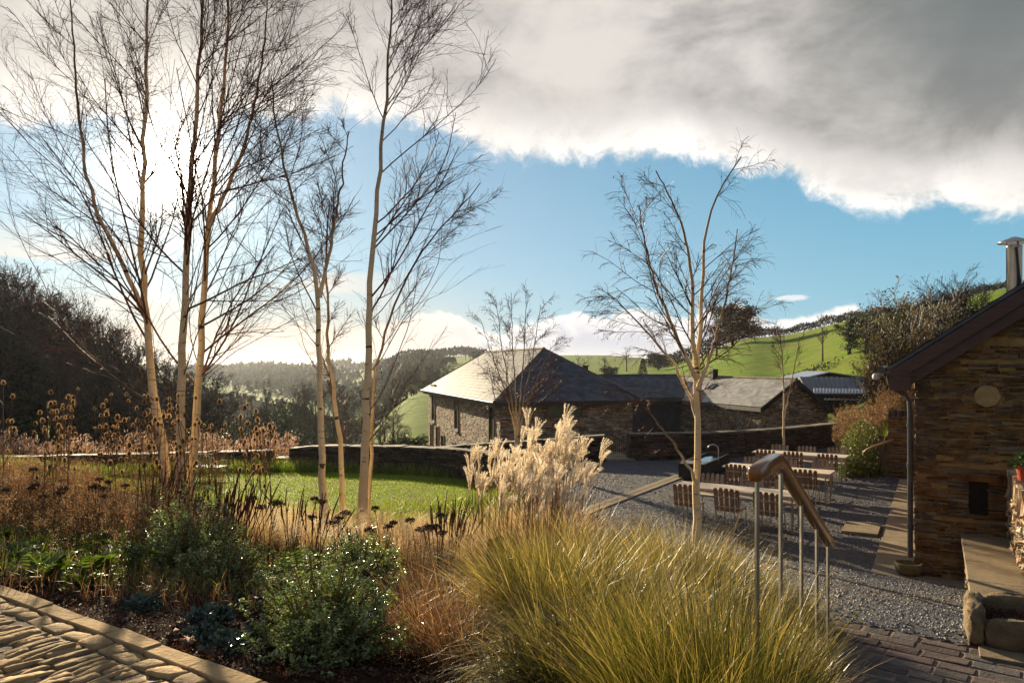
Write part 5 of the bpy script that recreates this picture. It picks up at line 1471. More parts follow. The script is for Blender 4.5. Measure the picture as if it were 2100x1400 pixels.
# the big many stemmed willow behind the cottage roof
wil = wood_tree('willow_tree', 9, 6.5, 3.3, .12, .0075, (11, 7, 6), stems=15, r0=.34, ang=.42, twig=M_twig2, leaf=M_ochre, leafn=450, leafsize=.08, up_=.12)
d = 31.0; x = (1945 - 1050) / F * d
wil.location = (x, d, ground_z(x, d) - .3); wil.scale = (.95, .9, .74)
wil['label'] = 'large many stemmed leafless willow fanning out above the cottage roof'
och = wood_tree('bare_shrub', 10, 3.4, 2.2, .08, .006, (10, 7, 6), stems=9, r0=.14, ang=.6, leaf=M_ochre, leafn=1300, leafsize=.10, twig=M_twig2)
for k, (pxx, d, s) in enumerate(((1835, 27.5, .9), (1800, 30, .8), (1870, 33, 1.25), (1915, 29, 1.1))):
    x = (pxx - 1050) / F * d; o = och if k == 0 else dup(och, (0, 0, 0))
    o.location = (x, d, ground_z(x, d) - .1); o.rotation_euler = (0, 0, k * 1.9); o.scale = (s, s, s)
    o['group'] = 'yellowing shrubs on the bank'
    o['label'] = ['yellow leaved twiggy shrub on the bank just above the stub wall', 'yellow leaved shrub between the shed front and the bank top', 'yellow leaved shrub under the willow, beside the eaves', 'yellow leaved shrub tucked behind the cottage eaves'][k]
# hedge along the crest of the field
def crest(x): return float(ground_z(x, 200.0))
hd = thing('field_hedge', 'long dark hedge along the top of the green field on the skyline', 'hedge', (68, 200, 8))
g = Geo(); rng = np.random.default_rng(71)
xs = np.concatenate([rng.uniform(66, 150, 9000)]); ys = 199 + rng.normal(0, .8, 9000) ; zs = ground_z(xs, ys) + rng.uniform(0, 1, 9000) ** .7 * (1.9 + .35 * np.sin(xs * .9) + .3 * np.sin(xs * .31))
g.leaves(np.stack([xs, ys, zs], -1), rng.normal(0, 1, (9000, 3)) + [0, 0, .6], rng.normal(0, 1, (9000, 3)), rng.uniform(.35, .8, 9000), .3, rng=rng)
M_hedge = mat('winter_hedge', (.060, .052, .026), (.035, .032, .018), rough=.8, scale=.3, trans=.2, island=.5)
obj('foliage', g, M_hedge, hd)
# smaller field hedges on the lower slope of the hill and the far fields
def hedge_line(label, pts, hgt, n, size, wd=.8):
    pts = [np.array(p_, float) for p_ in pts]; L = [np.linalg.norm(b - a) for a, b in zip(pts[:-1], pts[1:])]; tot = sum(L)
    x0, y0 = pts[0]; o = thing('field_hedge', label, 'hedge', (x0, y0, float(ground_z(x0, y0))))
    g = Geo(); t = rng.uniform(0, tot, n); cum = np.concatenate([[0], np.cumsum(L)]); i = np.clip(np.searchsorted(cum, t) - 1, 0, len(L) - 1); f = (t - cum[i]) / np.array(L)[i]
    A = np.array(pts)[i]; B = np.array(pts)[i + 1]; q = A + (B - A) * f[:, None] + rng.normal(0, wd, (n, 2))
    z = ground_z(q[:, 0], q[:, 1]) + rng.random(n) ** .8 * hgt * (1 + .35 * np.sin(t * .11) + .25 * np.sin(t * .043))
    g.leaves(np.stack([q[:, 0], q[:, 1], z], -1), rng.normal(0, 1, (n, 3)) + [0, 0, .5], rng.normal(0, 1, (n, 3)), rng.uniform(.6, 1.3, n) * size, size * .6, rng=rng)
    obj('foliage', g, M_hedge, o)
def at(pxx, d): return ((pxx - 1050) / F * d, d)
hedge_line('dark hedge along the skyline left of the round evergreen, above the barn roof', [at(1330, 199), at(1420, 199), at(1480, 199), at(1560, 199)], 2.4, 5000, .6)
hedge_line('scrubby hedge along the foot of the green field behind the sheds', [at(1400, 80), at(1500, 78), at(1620, 76), at(1700, 74)], .5, 1500, .25)
hedge_line('far hedge along the skyline of the distant left field', [at(770, 590), at(850, 598), at(930, 600), at(1010, 590)], 5.0, 3500, 2.2, 2)
# left wood: tall trees against the sky, smaller ones stepping down into the valley
rng = np.random.default_rng(303); kinds = ['beech', 'oak', 'beech', 'ivyed', 'bare', 'oak']
words = {'beech': 'russet tinged beech', 'oak': 'dark bare oak', 'ivyed': 'ivy wrapped tree', 'bare': 'thin bare tree', 'conifer': 'dark conifer', 'round': 'dark evergreen'}
def topline(x):
    """skyline of the left wood in the picture"""
    return np.interp(x, [-200, 0, 60, 105, 150, 210, 260, 330, 420, 520, 640, 760, 880], [560, 556, 566, 610, 625, 655, 690, 735, 768, 790, 790, 790, 800])
wood = []
for k in range(50):
    x = -150 + k * 12 + rng.uniform(-8, 8); d = rng.uniform(52, 75)
    top = topline(x) + rng.uniform(0, 26); wood.append((x, d, top))
for k in range(46):
    x = rng.uniform(-180, 560); d = rng.uniform(42, 60); wood.append((x, d, topline(x) + rng.uniform(50, 110)))
for k in range(62):
    x = rng.uniform(330, 900); d = rng.uniform(70, 190); wood.append((x, d, np.interp(x, [330, 420, 520, 640, 760, 840, 900], [780, 782, 786, 792, 800, 850, 880]) + rng.uniform(0, 50) * (90 / d)))
for k, (x, d, top) in enumerate(wood):
    X_ = (x - 1050) / F * d; zg = float(ground_z(X_, d)); foot = HORIZON - F * zg / d
    hp = foot - top
    if hp < 12: continue
    kd = kinds[k % 6] if x < 330 else ['bare', 'oak', 'ivyed', 'bare', 'oak', 'conifer' if k % 4 == 0 else 'bare'][k % 6]
    plant(kd, x, d, hp, '%s in the dark wooded valley beyond the lawn wall' % words[kd], 'trees of the valley wood', sx=min(1.0, 9 / max(hp / F * d, 5)) * rng.uniform(1.0, 1.5))
# woods under the far field, above the near one
for k in range(30):
    x = rng.uniform(735, 985); d = rng.uniform(360, 470)
    kd = ['round', 'oak', 'conifer', 'oak', 'round'][k % 5]
    plant(kd, x, d, rng.uniform(13, 23), '%s on the far slope below the distant field' % words[kd], 'trees on the far slope', sx=rng.uniform(1.2, 1.7))
for k in range(14):
    x = rng.uniform(800, 925); d = rng.uniform(175, 230)
    plant(['oak', 'bare'][k % 2], x, d, rng.uniform(40, 62), '%s along the edge of the near sloping field' % words[['oak', 'bare'][k % 2]], 'trees edging the near field', sx=1.3)
for k, (x, d, h_) in enumerate(((905, 505, 11), (930, 520, 14), (955, 470, 18), (975, 450, 24), (1240, 180, 40), (1285, 190, 48), (1350, 170, 42), (1390, 165, 36), (1440, 160, 30))):
    plant(['round', 'oak', 'bare'][k % 3], x, d, h_, '%s on the ridge behind the house roofs' % words[['round', 'oak', 'bare'][k % 3]], 'trees on the ridge', sx=1.3)
# far-off woods that read as one mass down the valley
g = Geo(); n = 26000
u_ = rng.uniform(-.62, -.10, n); d_ = np.exp(rng.uniform(math.log(160), math.log(1500), n))
patch = ~((u_ > -.24) & (d_ > 520) & (d_ < 700)) & ((np.sin(u_ * 23 + np.log(d_) * 5) + np.sin(u_ * 61 + np.log(d_) * 11) * .7) > -.35)
u_, d_ = u_[patch], d_[patch]; n = len(u_); xx = u_ * d_; sz = 1.2 + d_ * .006
g.leaves(np.stack([xx, d_, ground_z(xx, d_) + rng.random(n) ** .7 * np.where(u_ > -.22, 2.5 + d_ * .002, 5 + d_ * .006)], -1), rng.normal(0, 1, (n, 3)) + [0, 0, .8], rng.normal(0, 1, (n, 3)), sz * rng.uniform(.6, 1.4, n), sz * .8, rng=rng)
M_farw = mat('far_wood', (.055, .058, .032), (.034, .036, .022), rough=.9, scale=.02, trans=.2, island=.5, hue=.03)
tag(obj('far_woodland', g, M_farw), 'far woods filling the hazy valley', 'woodland', kind='stuff')
# ------------------------------------------------------------------ planting beds
M_gold = mat('golden_sedge', (0.215, 0.205, 0.016), (0.100, 0.122, 0.010), rough=.34, spec=.55, scale=1.2, trans=.48, transcol=(1, .95, .6), uvmix=((0.72, 0.53, 0.20), .60, 1.15, .75, .5))
M_sedge_shade = mat('shaded_sedge', (0.165, 0.175, 0.016), (0.075, 0.098, 0.010), rough=.36, spec=.5, scale=1.2, trans=.45, transcol=(1, .95, .6), uvmix=((0.62, 0.46, 0.14), .60, 1.15, .8, .5))  # greener, darker sedge for the near clumps; their self-shade put into the colour
M_straw = mat('straw_grass', (0.52, 0.36, 0.17), (0.36, 0.23, 0.10), rough=.45, spec=.4, scale=1.5, trans=.5, uvmix=((0.66, 0.48, 0.27), .4, 1.0, .5, .35))
M_dry = mat('dry_brown_grass', (0.24, 0.115, 0.042), (0.13, 0.06, 0.024), rough=.45, spec=.5, scale=2, trans=.4, uvmix=((0.42, 0.24, 0.09), .5, 1.1, .8, .4))
M_plume = mat('silver_plume', (0.95, 0.86, 0.70), (0.88, 0.76, 0.58), rough=.7, scale=4, trans=.55, island=.2)
M_stem = mat('dry_stem', (0.26, 0.145, 0.058), (0.14, 0.08, 0.034), rough=.6, scale=3, island=.4)
M_seed = mat('seed_heads', (0.30, 0.17, 0.066), (0.16, 0.09, 0.036), rough=.7, scale=3, trans=.5, island=.5, hue=.02)
M_tease = mat('teasel_head', (0.080, 0.042, 0.020), (0.045, 0.025, 0.013), rough=.9, scale=10, coords='obj')
M_teaseb = mat('teasel_bristles', (0.62, 0.42, 0.20), (0.48, 0.30, 0.13), rough=.6, scale=3, trans=.6)
M_darkhead = mat('dark_flower_heads', (0.16, 0.082, 0.045), (0.09, 0.045, 0.026), rough=.8, scale=10, coords='obj', island=.4)
M_redspike = mat('red_brown_spikes', (0.16, 0.055, 0.026), (0.09, 0.032, 0.016), rough=.7, scale=5, island=.4)
M_varieg = mat('glossy_leaves', (0.25, 0.345, 0.085), (0.14, 0.23, 0.06), rough=.30, spec=.6, scale=3, trans=.36, transcol=(1, 1, .5), island=.45, uvmix=((0.70, 0.70, 0.44), .66, .96, .30))
M_acanth = mat('fresh_leaves', (0.14, 0.21, 0.035), (0.08, 0.135, 0.022), rough=.4, spec=.4, scale=3, trans=.5, transcol=(1, 1, .5), island=.35)
M_blueleaf = mat('blue_green_leaves', (0.050, 0.090, 0.062), (0.032, 0.060, 0.046), rough=.3, spec=.6, scale=4, trans=.10, island=.35)
M_rough = mat('rough_grass', (0.18, 0.27, 0.020), (0.11, 0.18, 0.016), rough=.4, spec=.4, scale=1.5, trans=.5, transcol=(1, 1, .6), uvmix=((0.34, 0.30, 0.08), .6, 1.1, .8, .4))
M_conif = mat('needle_leaves', (0.034, 0.056, 0.022), (0.020, 0.034, 0.014), rough=.4, spec=.5, scale=3, trans=.15, island=.4)
M_litter = mat('leaf_litter', (0.16, 0.070, 0.030), (0.070, 0.032, 0.016), rough=.7, scale=6, trans=.15, island=.7, hue=.02)
M_pebble = mat('bed_stones', (0.22, 0.13, 0.08), (0.15, 0.09, 0.055), rough=.8, scale=8, bump=.5, island=.3)
rng = np.random.default_rng(404)
def gz(x, y): return float(ground_z(x, y))
def spot(pxx, d): return (pxx - 1050) / F * d, d

def fountain(name, label, cat, pxx, d, n, L, wd, spread, m, lean=(.05, .55), curve=(.5, 1.6), wind=(0, 0), k=6, group=None, rad_=.25, dz=0.0, tw=.9, dead=0):
    x, y = spot(pxx, d); z = gz(x, y) + dz
    o = thing(name, label, cat, (x, y, z), 0, group)
    g = Geo(); a = rng.uniform(0, 6.28, n); r = rad_ * np.sqrt(rng.random(n))
    base = np.stack([x + np.cos(a) * r, y + np.sin(a) * r, np.full(n, z - .03)], -1)
    az_ = a + rng.normal(0, .7, n)
    dx = np.cos(az_) * spread + wind[0]; dy = np.sin(az_) * spread + wind[1]; az_ = np.arctan2(dy, dx); mag = np.hypot(dx, dy)
    g.blades(base, az_, rng.uniform(*lean, n) * np.clip(mag, .3, 1.6), rng.uniform(*curve, n) * np.clip(mag, .4, 1.4), rng.uniform(.55, 1.12, n) * L, rng.uniform(.7, 1.3, n) * wd, k=k, rng=rng, tw=tw)
    obj('blades', g, m, o)
    if dead:
        n2 = int(n * dead); a = rng.uniform(0, 6.28, n2); r = rad_ * 1.1 * np.sqrt(rng.random(n2)); g = Geo()
        base = np.stack([x + np.cos(a) * r, y + np.sin(a) * r, np.full(n2, z - .03)], -1)
        g.blades(base, a + rng.normal(0, 1.0, n2), rng.uniform(.1, 1.0, n2), rng.uniform(.2, 3.4, n2), rng.uniform(.4, 1.15, n2) * L, rng.uniform(.5, 1.9, n2) * wd, k=7, rng=rng, tw=1.3)
        obj('dead_blades', g, M_straw, o)
    return o
# the great golden sedges beside the handrail
SG = 'golden grasses beside the handrail'
sed = [(1130, 5.3, 3000, 1.08, 'nearest golden green arching grass, lit pale along its crown'),
       (1265, 4.9, 2600, .95, 'dark green arching grass low behind the rosemary'),
       (1250, 6.5, 2600, 1.05, 'golden grass in the middle of the bank, pale tipped'),
       (1400, 6.1, 3000, 1.05, 'broad golden grass spilling over towards the steps'),
       (1425, 5.9, 2400, .85, 'low spreading grass around the handrail posts'),
       (1390, 7.9, 2600, 1.05, 'golden grass under the single birch'),
       (1500, 7.8, 2200, .82, 'golden grass before the front table and handrail'),
       (1585, 7.4, 1500, .58, 'last golden grass at the corner of the landing'),
       (1290, 3.9, 1800, .70, 'green grass leaning over the landing before the handrail posts'),
       (1420, 4.4, 1700, .55, 'low grass hiding the feet of the handrail posts'),
       (1555, 5.6, 1200, .42, 'short grass at the foot of the handrail, beside the landing'),
       (1225, 3.8, 1900, .82, 'nearest low green grass at the bottom beside the landing'),
       (1440, 2.85, 1100, .88, 'narrow green grass tuft at the foot of the first handrail post'),
       (1470, 3.15, 900, .76, 'narrow green grass tuft between the first two handrail posts'),
       (1520, 3.45, 800, .62, 'narrow green grass tuft hiding the third handrail post'),
       (1585, 4.3, 700, .52, 'narrow green grass tuft near the lower end of the handrail'),
       (1300, 9.2, 1800, .9, 'farthest golden grass beside the gravel edge')]
for pxx, d, n, L, lb in sed:
    fountain('golden_grass', lb, 'ornamental grass', pxx, d, int(n * 1.9), L, .0044, 1.0 if 'narrow' not in lb else .42, M_gold if d > 4.6 else M_sedge_shade, wind=(.22, -.10) if d > 4.6 else (-.08, .05), group=SG, dead=.07, rad_=.30, lean=(.05, .72), curve=(.3, 2.5))
# dry brown grasses between the shrub and the sedges
for pxx, d, n, L, lb in ((900, 4.9, 900, .62, 'dry brown tangled grass between the nearest shrub and the golden grass'), (985, 4.6, 800, .58, 'dry brown grass at the foot of the nearest golden grass'),
                         (880, 5.9, 700, .55, 'thin brown grass behind the nearest shrub'), (960, 6.2, 800, .62, 'brown grass before the wooden post')):
    fountain('dry_grass', lb, 'dry grass', pxx, d, n, L, .0055, 1.0, M_dry, wind=(.15, 0), group='dry brown grasses', rad_=.3, lean=(.05, .8), curve=(.3, 1.8))
# pale feathery tufts
tuf = [(800, 9.0), (850, 9.4), (905, 8.7), (845, 8.1), (930, 9.8), (770, 9.7), (540, 8.6), (610, 9.3), (500, 9.6), (700, 10.2), (965, 8.2), (650, 8.3), (880, 10.4)]
whr = ['behind the middle shrub', 'right of the slender birch', 'before the plume grass', 'among the dark seed heads', 'at the edge of the plume grass', 'at the foot of the slender birch', 'left of the slender birch', 'before the lawn', 'beside the big birch', 'just behind the slender birch', 'below the plume grass', 'between the two near shrubs', 'at the lawn edge right of the slender birch']
for (pxx, d), wv in zip(tuf, whr):
    fountain('feather_grass', 'windswept pale feather grass tuft ' + wv, 'feather grass', pxx, d, 900, .72, .0032, .8, M_straw, wind=(.75, -.05), group='pale feather grasses', rad_=.16, lean=(.05, .5), curve=(.5, 1.5), k=5, tw=1.5)

# silver plume grass
def plume_clump(label, pxx, d, n, H, seed):
    r_ = np.random.default_rng(seed); x, y = spot(pxx, d); z = gz(x, y)
    o = thing('plume_grass', label, 'plume grass', (x, y, z), 0, 'silver plume grasses')
    gs = Geo(); ns = n * 2
    a = r_.uniform(0, 6.28, ns); r = .26 * np.sqrt(r_.random(ns)); ht = H * r_.uniform(.62, 1.0, ns)
    b0 = np.stack([x + np.cos(a) * r, y + np.sin(a) * r, np.full(ns, z)], -1); ln = r_.uniform(.02, .12, ns)[:, None] * np.stack([np.cos(a), np.sin(a), 0 * a], -1) * ht[:, None] + [.05, 0, 0]
    S = np.stack([b0, b0 + ln * .4 + np.array([0, 0, .5]) * ht[:, None], b0 + ln + np.array([0, 0, 1]) * ht[:, None]], 1)
    gs.tubes(S, np.tile([.004, .0035, .002], (ns, 1)), 3)
    obj('stems', gs, M_stem, o)
    gl = Geo(); nl = n * 26; a2 = r_.uniform(0, 6.28, nl); rr_ = .26 * np.sqrt(r_.random(nl))
    gl.blades(np.stack([x + np.cos(a2) * rr_, y + np.sin(a2) * rr_, np.full(nl, z)], -1), a2, r_.uniform(.02, .3, nl), r_.uniform(.3, 2.0, nl), r_.uniform(.5, 1.05, nl) * H * .72, r_.uniform(.006, .011, nl), k=5, rng=r_, tw=1.2)
    obj('dry_blades', gl, M_straw, o)
    for i in range(n):
        tip = S[i, 2]; gp_ = Geo(); dirn = nrm(S[i, 2] - S[i, 1]); k = 14; Lp = r_.uniform(.24, .36)
        bend = r_.uniform(-.2, .9); side = nrm(np.array([1, r_.normal(0, .5), 0]))
        t0 = r_.uniform(0, .45, k); base = tip[None] - dirn * .02 + dirn * t0[:, None] * Lp * .6
        aa = r_.uniform(0, 6.28, k); outv = np.stack([np.cos(aa), np.sin(aa), 0 * aa], -1)
        pts = [base]; dd = nrm(dirn[None] * 1.0 + outv * .14 + side * .08)
        for s in range(5):
            dd = nrm(dd + side * .10 * bend + outv * .03 - np.array([0, 0, .06 * s])); pts.append(pts[-1] + dd * (Lp * (1 - .5 * t0[:, None]) / 5))
        Pk = np.stack(pts, 1)
        # fluff: little flakes along every strand
        m_ = 64; idx = np.repeat(np.arange(k), m_); tt = r_.random(k * m_) * 4.99; ii = tt.astype(int); f = (tt - ii)[:, None]
        pos = Pk[idx, ii] * (1 - f) + Pk[idx, ii + 1] * f; tg = nrm(Pk[idx, ii + 1] - Pk[idx, ii])
        gp_.leaves(pos, tg + r_.normal(0, .42, pos.shape), r_.normal(0, 1, pos.shape), r_.uniform(.012, .026, len(pos)), r_.uniform(.0028, .0055, len(pos)), rng=r_)
        gp_.tubes(Pk, np.tile(np.linspace(.0025, .001, 6), (k, 1)), 3)
        obj('plume', gp_, M_plume, o)
    return o
for i, (pxx, d, n, H, lb) in enumerate(((1000, 9.3, 20, 1.42, 'left clump of silver plume grass, shorter'), (1065, 9.7, 26, 1.62, 'middle clump of silver plume grass'), (1120, 9.2, 32, 1.86, 'tallest clump of silver plume grass, its plumes crossing the hipped house'),
                                        (1165, 9.6, 18, 1.55, 'right clump of silver plume grass beside the gravel'), (1050, 8.6, 14, 1.15, 'low near clump of silver plume grass'), (1120, 8.5, 16, 1.25, 'near clump of silver plume grass before the tallest'))):
    plume_clump(lb, pxx, d, n, H, 500 + i)

# glossy variegated shrubs
def glossy(label, pxx, d, R, H, n, seed, dz=0.0):
    r_ = np.random.default_rng(seed); x, y = spot(pxx, d); z = gz(x, y) + dz
    o = thing('glossy_shrub', label, 'shrub', (x, y, z), 0, 'glossy variegated shrubs')
    g = Geo(); k = 90; dirs = nrm(r_.normal(0, 1, (k, 3)) * [1, 1, .8] + [0, 0, .22]); tip = dirs * np.array([R, R, H]) * r_.uniform(.72, 1.12, (k, 1))
    tip[:, 2] = np.abs(tip[:, 2])
    mid = tip * .5 * [1, 1, .9]; org = np.array([x, y, z])
    S = np.stack([np.tile(org, (k, 1)), org + mid, org + tip], 1)
    P2, R2, L2 = spawn(r_, S, np.tile([.010, .007, .004], (k, 1)), 9, .25, 1, .7, .25, R * .42, .7, 4, .12, .12, 0, .0025, .2)
    g.tubes(S, np.tile([.010, .007, .004], (k, 1)), 4); g.tubes(P2, R2, 3)
    obj('stems', g, M_stem, o)
    g = Geo(); N = len(P2); idx = r_.integers(0, N, n); t = r_.random(n) ** .6 * 3.99; ii = t.astype(int); f = (t - ii)[:, None]
    pos = P2[idx, ii] * (1 - f) + P2[idx, ii + 1] * f; tg = nrm(P2[idx, ii + 1] - P2[idx, ii])
    rv = r_.normal(0, 1, (n, 3)); per = nrm(rv - tg * (rv * tg).sum(1, keepdims=True))
    dr = nrm((tg * .6 + per * .9) * [1, 1, .45]); nor = nrm(tg * .25 + [-.2, 0, 1.3] + r_.normal(0, .28, (n, 3)))
    g.leaves(pos, dr, nor, r_.uniform(.022, .042, n), r_.uniform(.011, .019, n), rng=r_, fold=.6)
    obj('foliage', g, M_varieg, o)
    return o
glossy('largest nearest glossy shrub, pale edged leaves glittering along its top', 668, 4.55, .46, .58, 15000, 601, -.02)
glossy('glossy shrub in the middle of the bed at the foot of the slender birch', 735, 6.6, .42, .60, 9000, 602)
glossy('glossy shrub at the foot of the big birch', 385, 6.9, .56, .72, 13000, 603)
glossy('small glossy shrub low beside the big birch shrub', 455, 6.3, .36, .45, 6000, 604)
glossy('small glossy shrub joining the two near ones', 640, 5.5, .32, .50, 6000, 605)

# rosemary like dark needle bush in front of the sedges
def needle_bush(label, pxx, d, R, H, n, seed):
    r_ = np.random.default_rng(seed); x, y = spot(pxx, d); z = gz(x, y)
    o = thing('needle_shrub', label, 'shrub', (x, y, z), 0, 'dark needle leaved shrubs')
    k = n; a = r_.uniform(0, 6.28, k); r = R * np.sqrt(r_.random(k)); b0 = np.stack([x + np.cos(a) * r * .5, y + np.sin(a) * r * .5, np.full(k, z)], -1)
    tip = b0 + np.stack([np.cos(a) * r * .6, np.sin(a) * r * .6, H * r_.uniform(.5, 1.05, k) * (1 - .4 * (r / R) ** 2)], -1)
    S = resample_many(b0, tip, r_)
    g = Geo(); g.tubes(S, np.tile(np.linspace(.004, .0015, 5), (k, 1)), 3); obj('stems', g, M_stem, o)
    m_ = 46; idx = np.repeat(np.arange(k), m_); t = (.15 + .85 * r_.random(k * m_)) * 3.99; ii = t.astype(int); f = (t - ii)[:, None]
    pos = S[idx, ii] * (1 - f) + S[idx, ii + 1] * f; tg = nrm(S[idx, ii + 1] - S[idx, ii])
    g = Geo(); g.leaves(pos, tg * .8 + nrm(r_.normal(0, 1, pos.shape)) * .8, r_.normal(0, 1, pos.shape), r_.uniform(.014, .026, len(pos)), .0045, rng=r_); obj('foliage', g, M_conif, o)
def resample_many(A, B, r_, n=5):
    t = np.linspace(0, 1, n)[None, :, None]; S = A[:, None] * (1 - t) + B[:, None] * t
    return S + r_.normal(0, .012, S.shape) * (t > 0)
needle_bush('dark rosemary like bush in front of the golden grasses', 1170, 3.65, .34, .62, 190, 611)
needle_bush('dark needle bush low at the bottom, right of the dry brown grass', 1080, 3.7, .26, .48, 120, 612)
needle_bush('dark needle bush beneath the sedges beside the landing', 1420, 5.0, .34, .42, 120, 613)

# teasels
def teasel(seed):
    r_ = np.random.default_rng(seed); o = thing('teasel', '', 'teasel', (0, 0, 0))
    g = Geo(); H = r_.uniform(1.35, 1.75); S = resample(np.array([[0, 0, 0], [r_.normal(0, .03), r_.normal(0, .03), H * .5], [r_.normal(0, .08), r_.normal(0, .08), H]]), 8)
    g.tubes(S, np.linspace(.008, .004, 8), 4); tips = [(S[-1], nrm(S[-1] - S[-2]))]
    for q in range(r_.integers(4, 8)):
        i = r_.integers(3, 7); a = r_.uniform(0, 6.28); b_ = S[i]; L = r_.uniform(.2, .5); dv = np.array([math.cos(a) * .45, math.sin(a) * .45, 1.0])
        pt = np.array([b_, b_ + nrm(dv * [1.6, 1.6, .8]) * L * .5, b_ + nrm(dv * [1.6, 1.6, .8]) * L * .5 + np.array([dv[0] * .15, dv[1] * .15, 1]) * L * .55]); g.tubes(pt, np.array([.004, .0035, .003]), 4); tips.append((pt[-1], nrm(pt[-1] - pt[-2])))
    obj('stem', g, M_stem, o)
    for (tp_, dv) in tips:
        s_ = r_.uniform(.7, 1.15); h_ = Geo(); L = .062 * s_; R = .019 * s_
        R3 = np.array(Vector(dv).to_track_quat('Z', 'Y').to_matrix())
        pr = [(0.0, 0), (R * .7, .1 * L), (R, .35 * L), (R * .92, .6 * L), (R * .6, .88 * L), (0.001, L)]
        hh = Geo(); hh.lathe(pr, (0, 0, 0), 8); V = hh.V[0] @ R3.T + tp_; h_.add(V, hh.Q[0][0])
        nb = 130; t = r_.random(nb); a = r_.uniform(0, 6.28, nb); rr_ = np.interp(t, [0, .1, .35, .6, .88, 1], [0.3 * R, R * .7, R, R * .92, R * .6, .002])
        b0 = np.stack([np.cos(a) * rr_, np.sin(a) * rr_, t * L], -1); dr = nrm(np.stack([np.cos(a), np.sin(a), .15 + t * 1.2], -1))
        h_.leaves(b0 @ R3.T + tp_, dr @ R3.T, r_.normal(0, 1, (nb, 3)), r_.uniform(.009, .016, nb) * s_, .0035, rng=r_, m=1)
        for k in range(6):
            a = k * 1.05; v = np.array([[0, 0, 0], [math.cos(a) * .03 * s_, math.sin(a) * .03 * s_, .012], [math.cos(a) * .038 * s_, math.sin(a) * .038 * s_, .04 * s_]]); h_.tubes(v @ R3.T + tp_, np.array([.0016, .0014, .0006]), 3, m=1)
        obj('seed_head', h_, [M_tease, M_teaseb], o)
    return o
TZ = [teasel(700 + k) for k in range(5)]; tuse = set()
tp_list = []
for k in range(36):
    pxx = rng.choice([rng.uniform(40, 190), rng.uniform(180, 330), rng.uniform(220, 350), rng.uniform(395, 560), rng.uniform(330, 420)]); tp_list.append((pxx, rng.uniform(8.2, 13.5)))
tp_list += [(5, 8.6), (20, 9.2), (90, 8.0), (110, 8.3), (135, 8.8), (230, 9.0), (505, 8.4), (480, 9.2), (545, 9.6), (520, 10.5)]
for k, (pxx, d) in enumerate(tp_list):
    x, y = spot(pxx, d); s = k % 5; o = TZ[s] if s not in tuse else dup(TZ[s], (0, 0, 0)); tuse.add(s)
    o.location = (x, y, gz(x, y)); o.rotation_euler = (0, 0, rng.uniform(0, 6.28)); sc_ = rng.uniform(.72, 1.08) if pxx < 330 else rng.uniform(.8, 1.1); o.scale = (sc_,) * 3
    reg = 'left of the big birch, before the dark wood' if pxx < 330 else ('close around the big birch stems' if pxx < 420 else 'right of the big birch, before the garden bench')
    o['label'] = 'dry brown teasel with bristly heads, ' + reg; o['group'] = 'dry teasels ' + ('left of' if pxx < 330 else 'around' if pxx < 420 else 'right of') + ' the big birch'

# flat dark seed heads
def flathead(seed):
    r_ = np.random.default_rng(seed); o = thing('dark_seedhead', '', 'seed head', (0, 0, 0)); gs = Geo(); heads = []
    for q in range(r_.integers(2, 5)):
        a = r_.uniform(0, 6.28); H = r_.uniform(.62, .86); tip = np.array([math.cos(a) * .22 * r_.random() + .05, math.sin(a) * .2 * r_.random(), H])
        S = resample(np.array([[math.cos(a) * .03, math.sin(a) * .03, 0], tip * [.3, .3, .55], tip]), 6); gs.tubes(S, np.linspace(.005, .003, 6), 4); heads.append(tip)
        for b_ in range(7):
            aa = b_ * .9; e = tip + [math.cos(aa) * .04, math.sin(aa) * .04, .012]; gs.tubes(np.array([tip - [0, 0, .05], e]), np.array([.002, .0015]), 3)
    obj('stem', gs, M_redspike, o)
    for tip in heads:
        g = Geo(); n = 150; rr_ = .062 * np.sqrt(r_.random(n)) * r_.uniform(.7, 1.15); aa = r_.uniform(0, 6.28, n)
        pos = tip + np.stack([np.cos(aa) * rr_, np.sin(aa) * rr_, .018 - rr_ ** 2 * 6 + r_.uniform(-.016, .012, n)], -1)
        g.leaves(pos, r_.normal(0, 1, (n, 3)), r_.normal(0, 1, (n, 3)), .019, .016, rng=r_); obj('flower_head', g, M_darkhead, o)
    return o
FH = [flathead(720 + k) for k in range(4)]; fu = set()
fl_ = [(545, 7.4), (655, 7.7), (690, 7.0), (785, 7.6), (862, 7.2), (900, 6.6), (100, 7.2), (55, 7.6), (195, 8.2), (250, 8.4)]
for k, (pxx, d) in enumerate(fl_):
    x, y = spot(pxx, d); s = k % 4; o = FH[s] if s not in fu else dup(FH[s], (0, 0, 0)); fu.add(s)
    o.location = (x, y, gz(x, y)); o.rotation_euler = (0, 0, rng.uniform(0, 6.28)); sc_ = rng.uniform(.8, 1.0); o.scale = (sc_,) * 3
    o['label'] = 'flat dark seed heads, ' + ('in front of the lawn beside the slender birch' if 500 < pxx < 760 else 'among the pale feather grass' if pxx > 760 else 'in the brown thicket on the far left')
    o['group'] = 'flat dark seed heads ' + ('by the slender birch' if 500 < pxx < 760 else 'in the feather grass' if pxx > 760 else 'in the thicket')
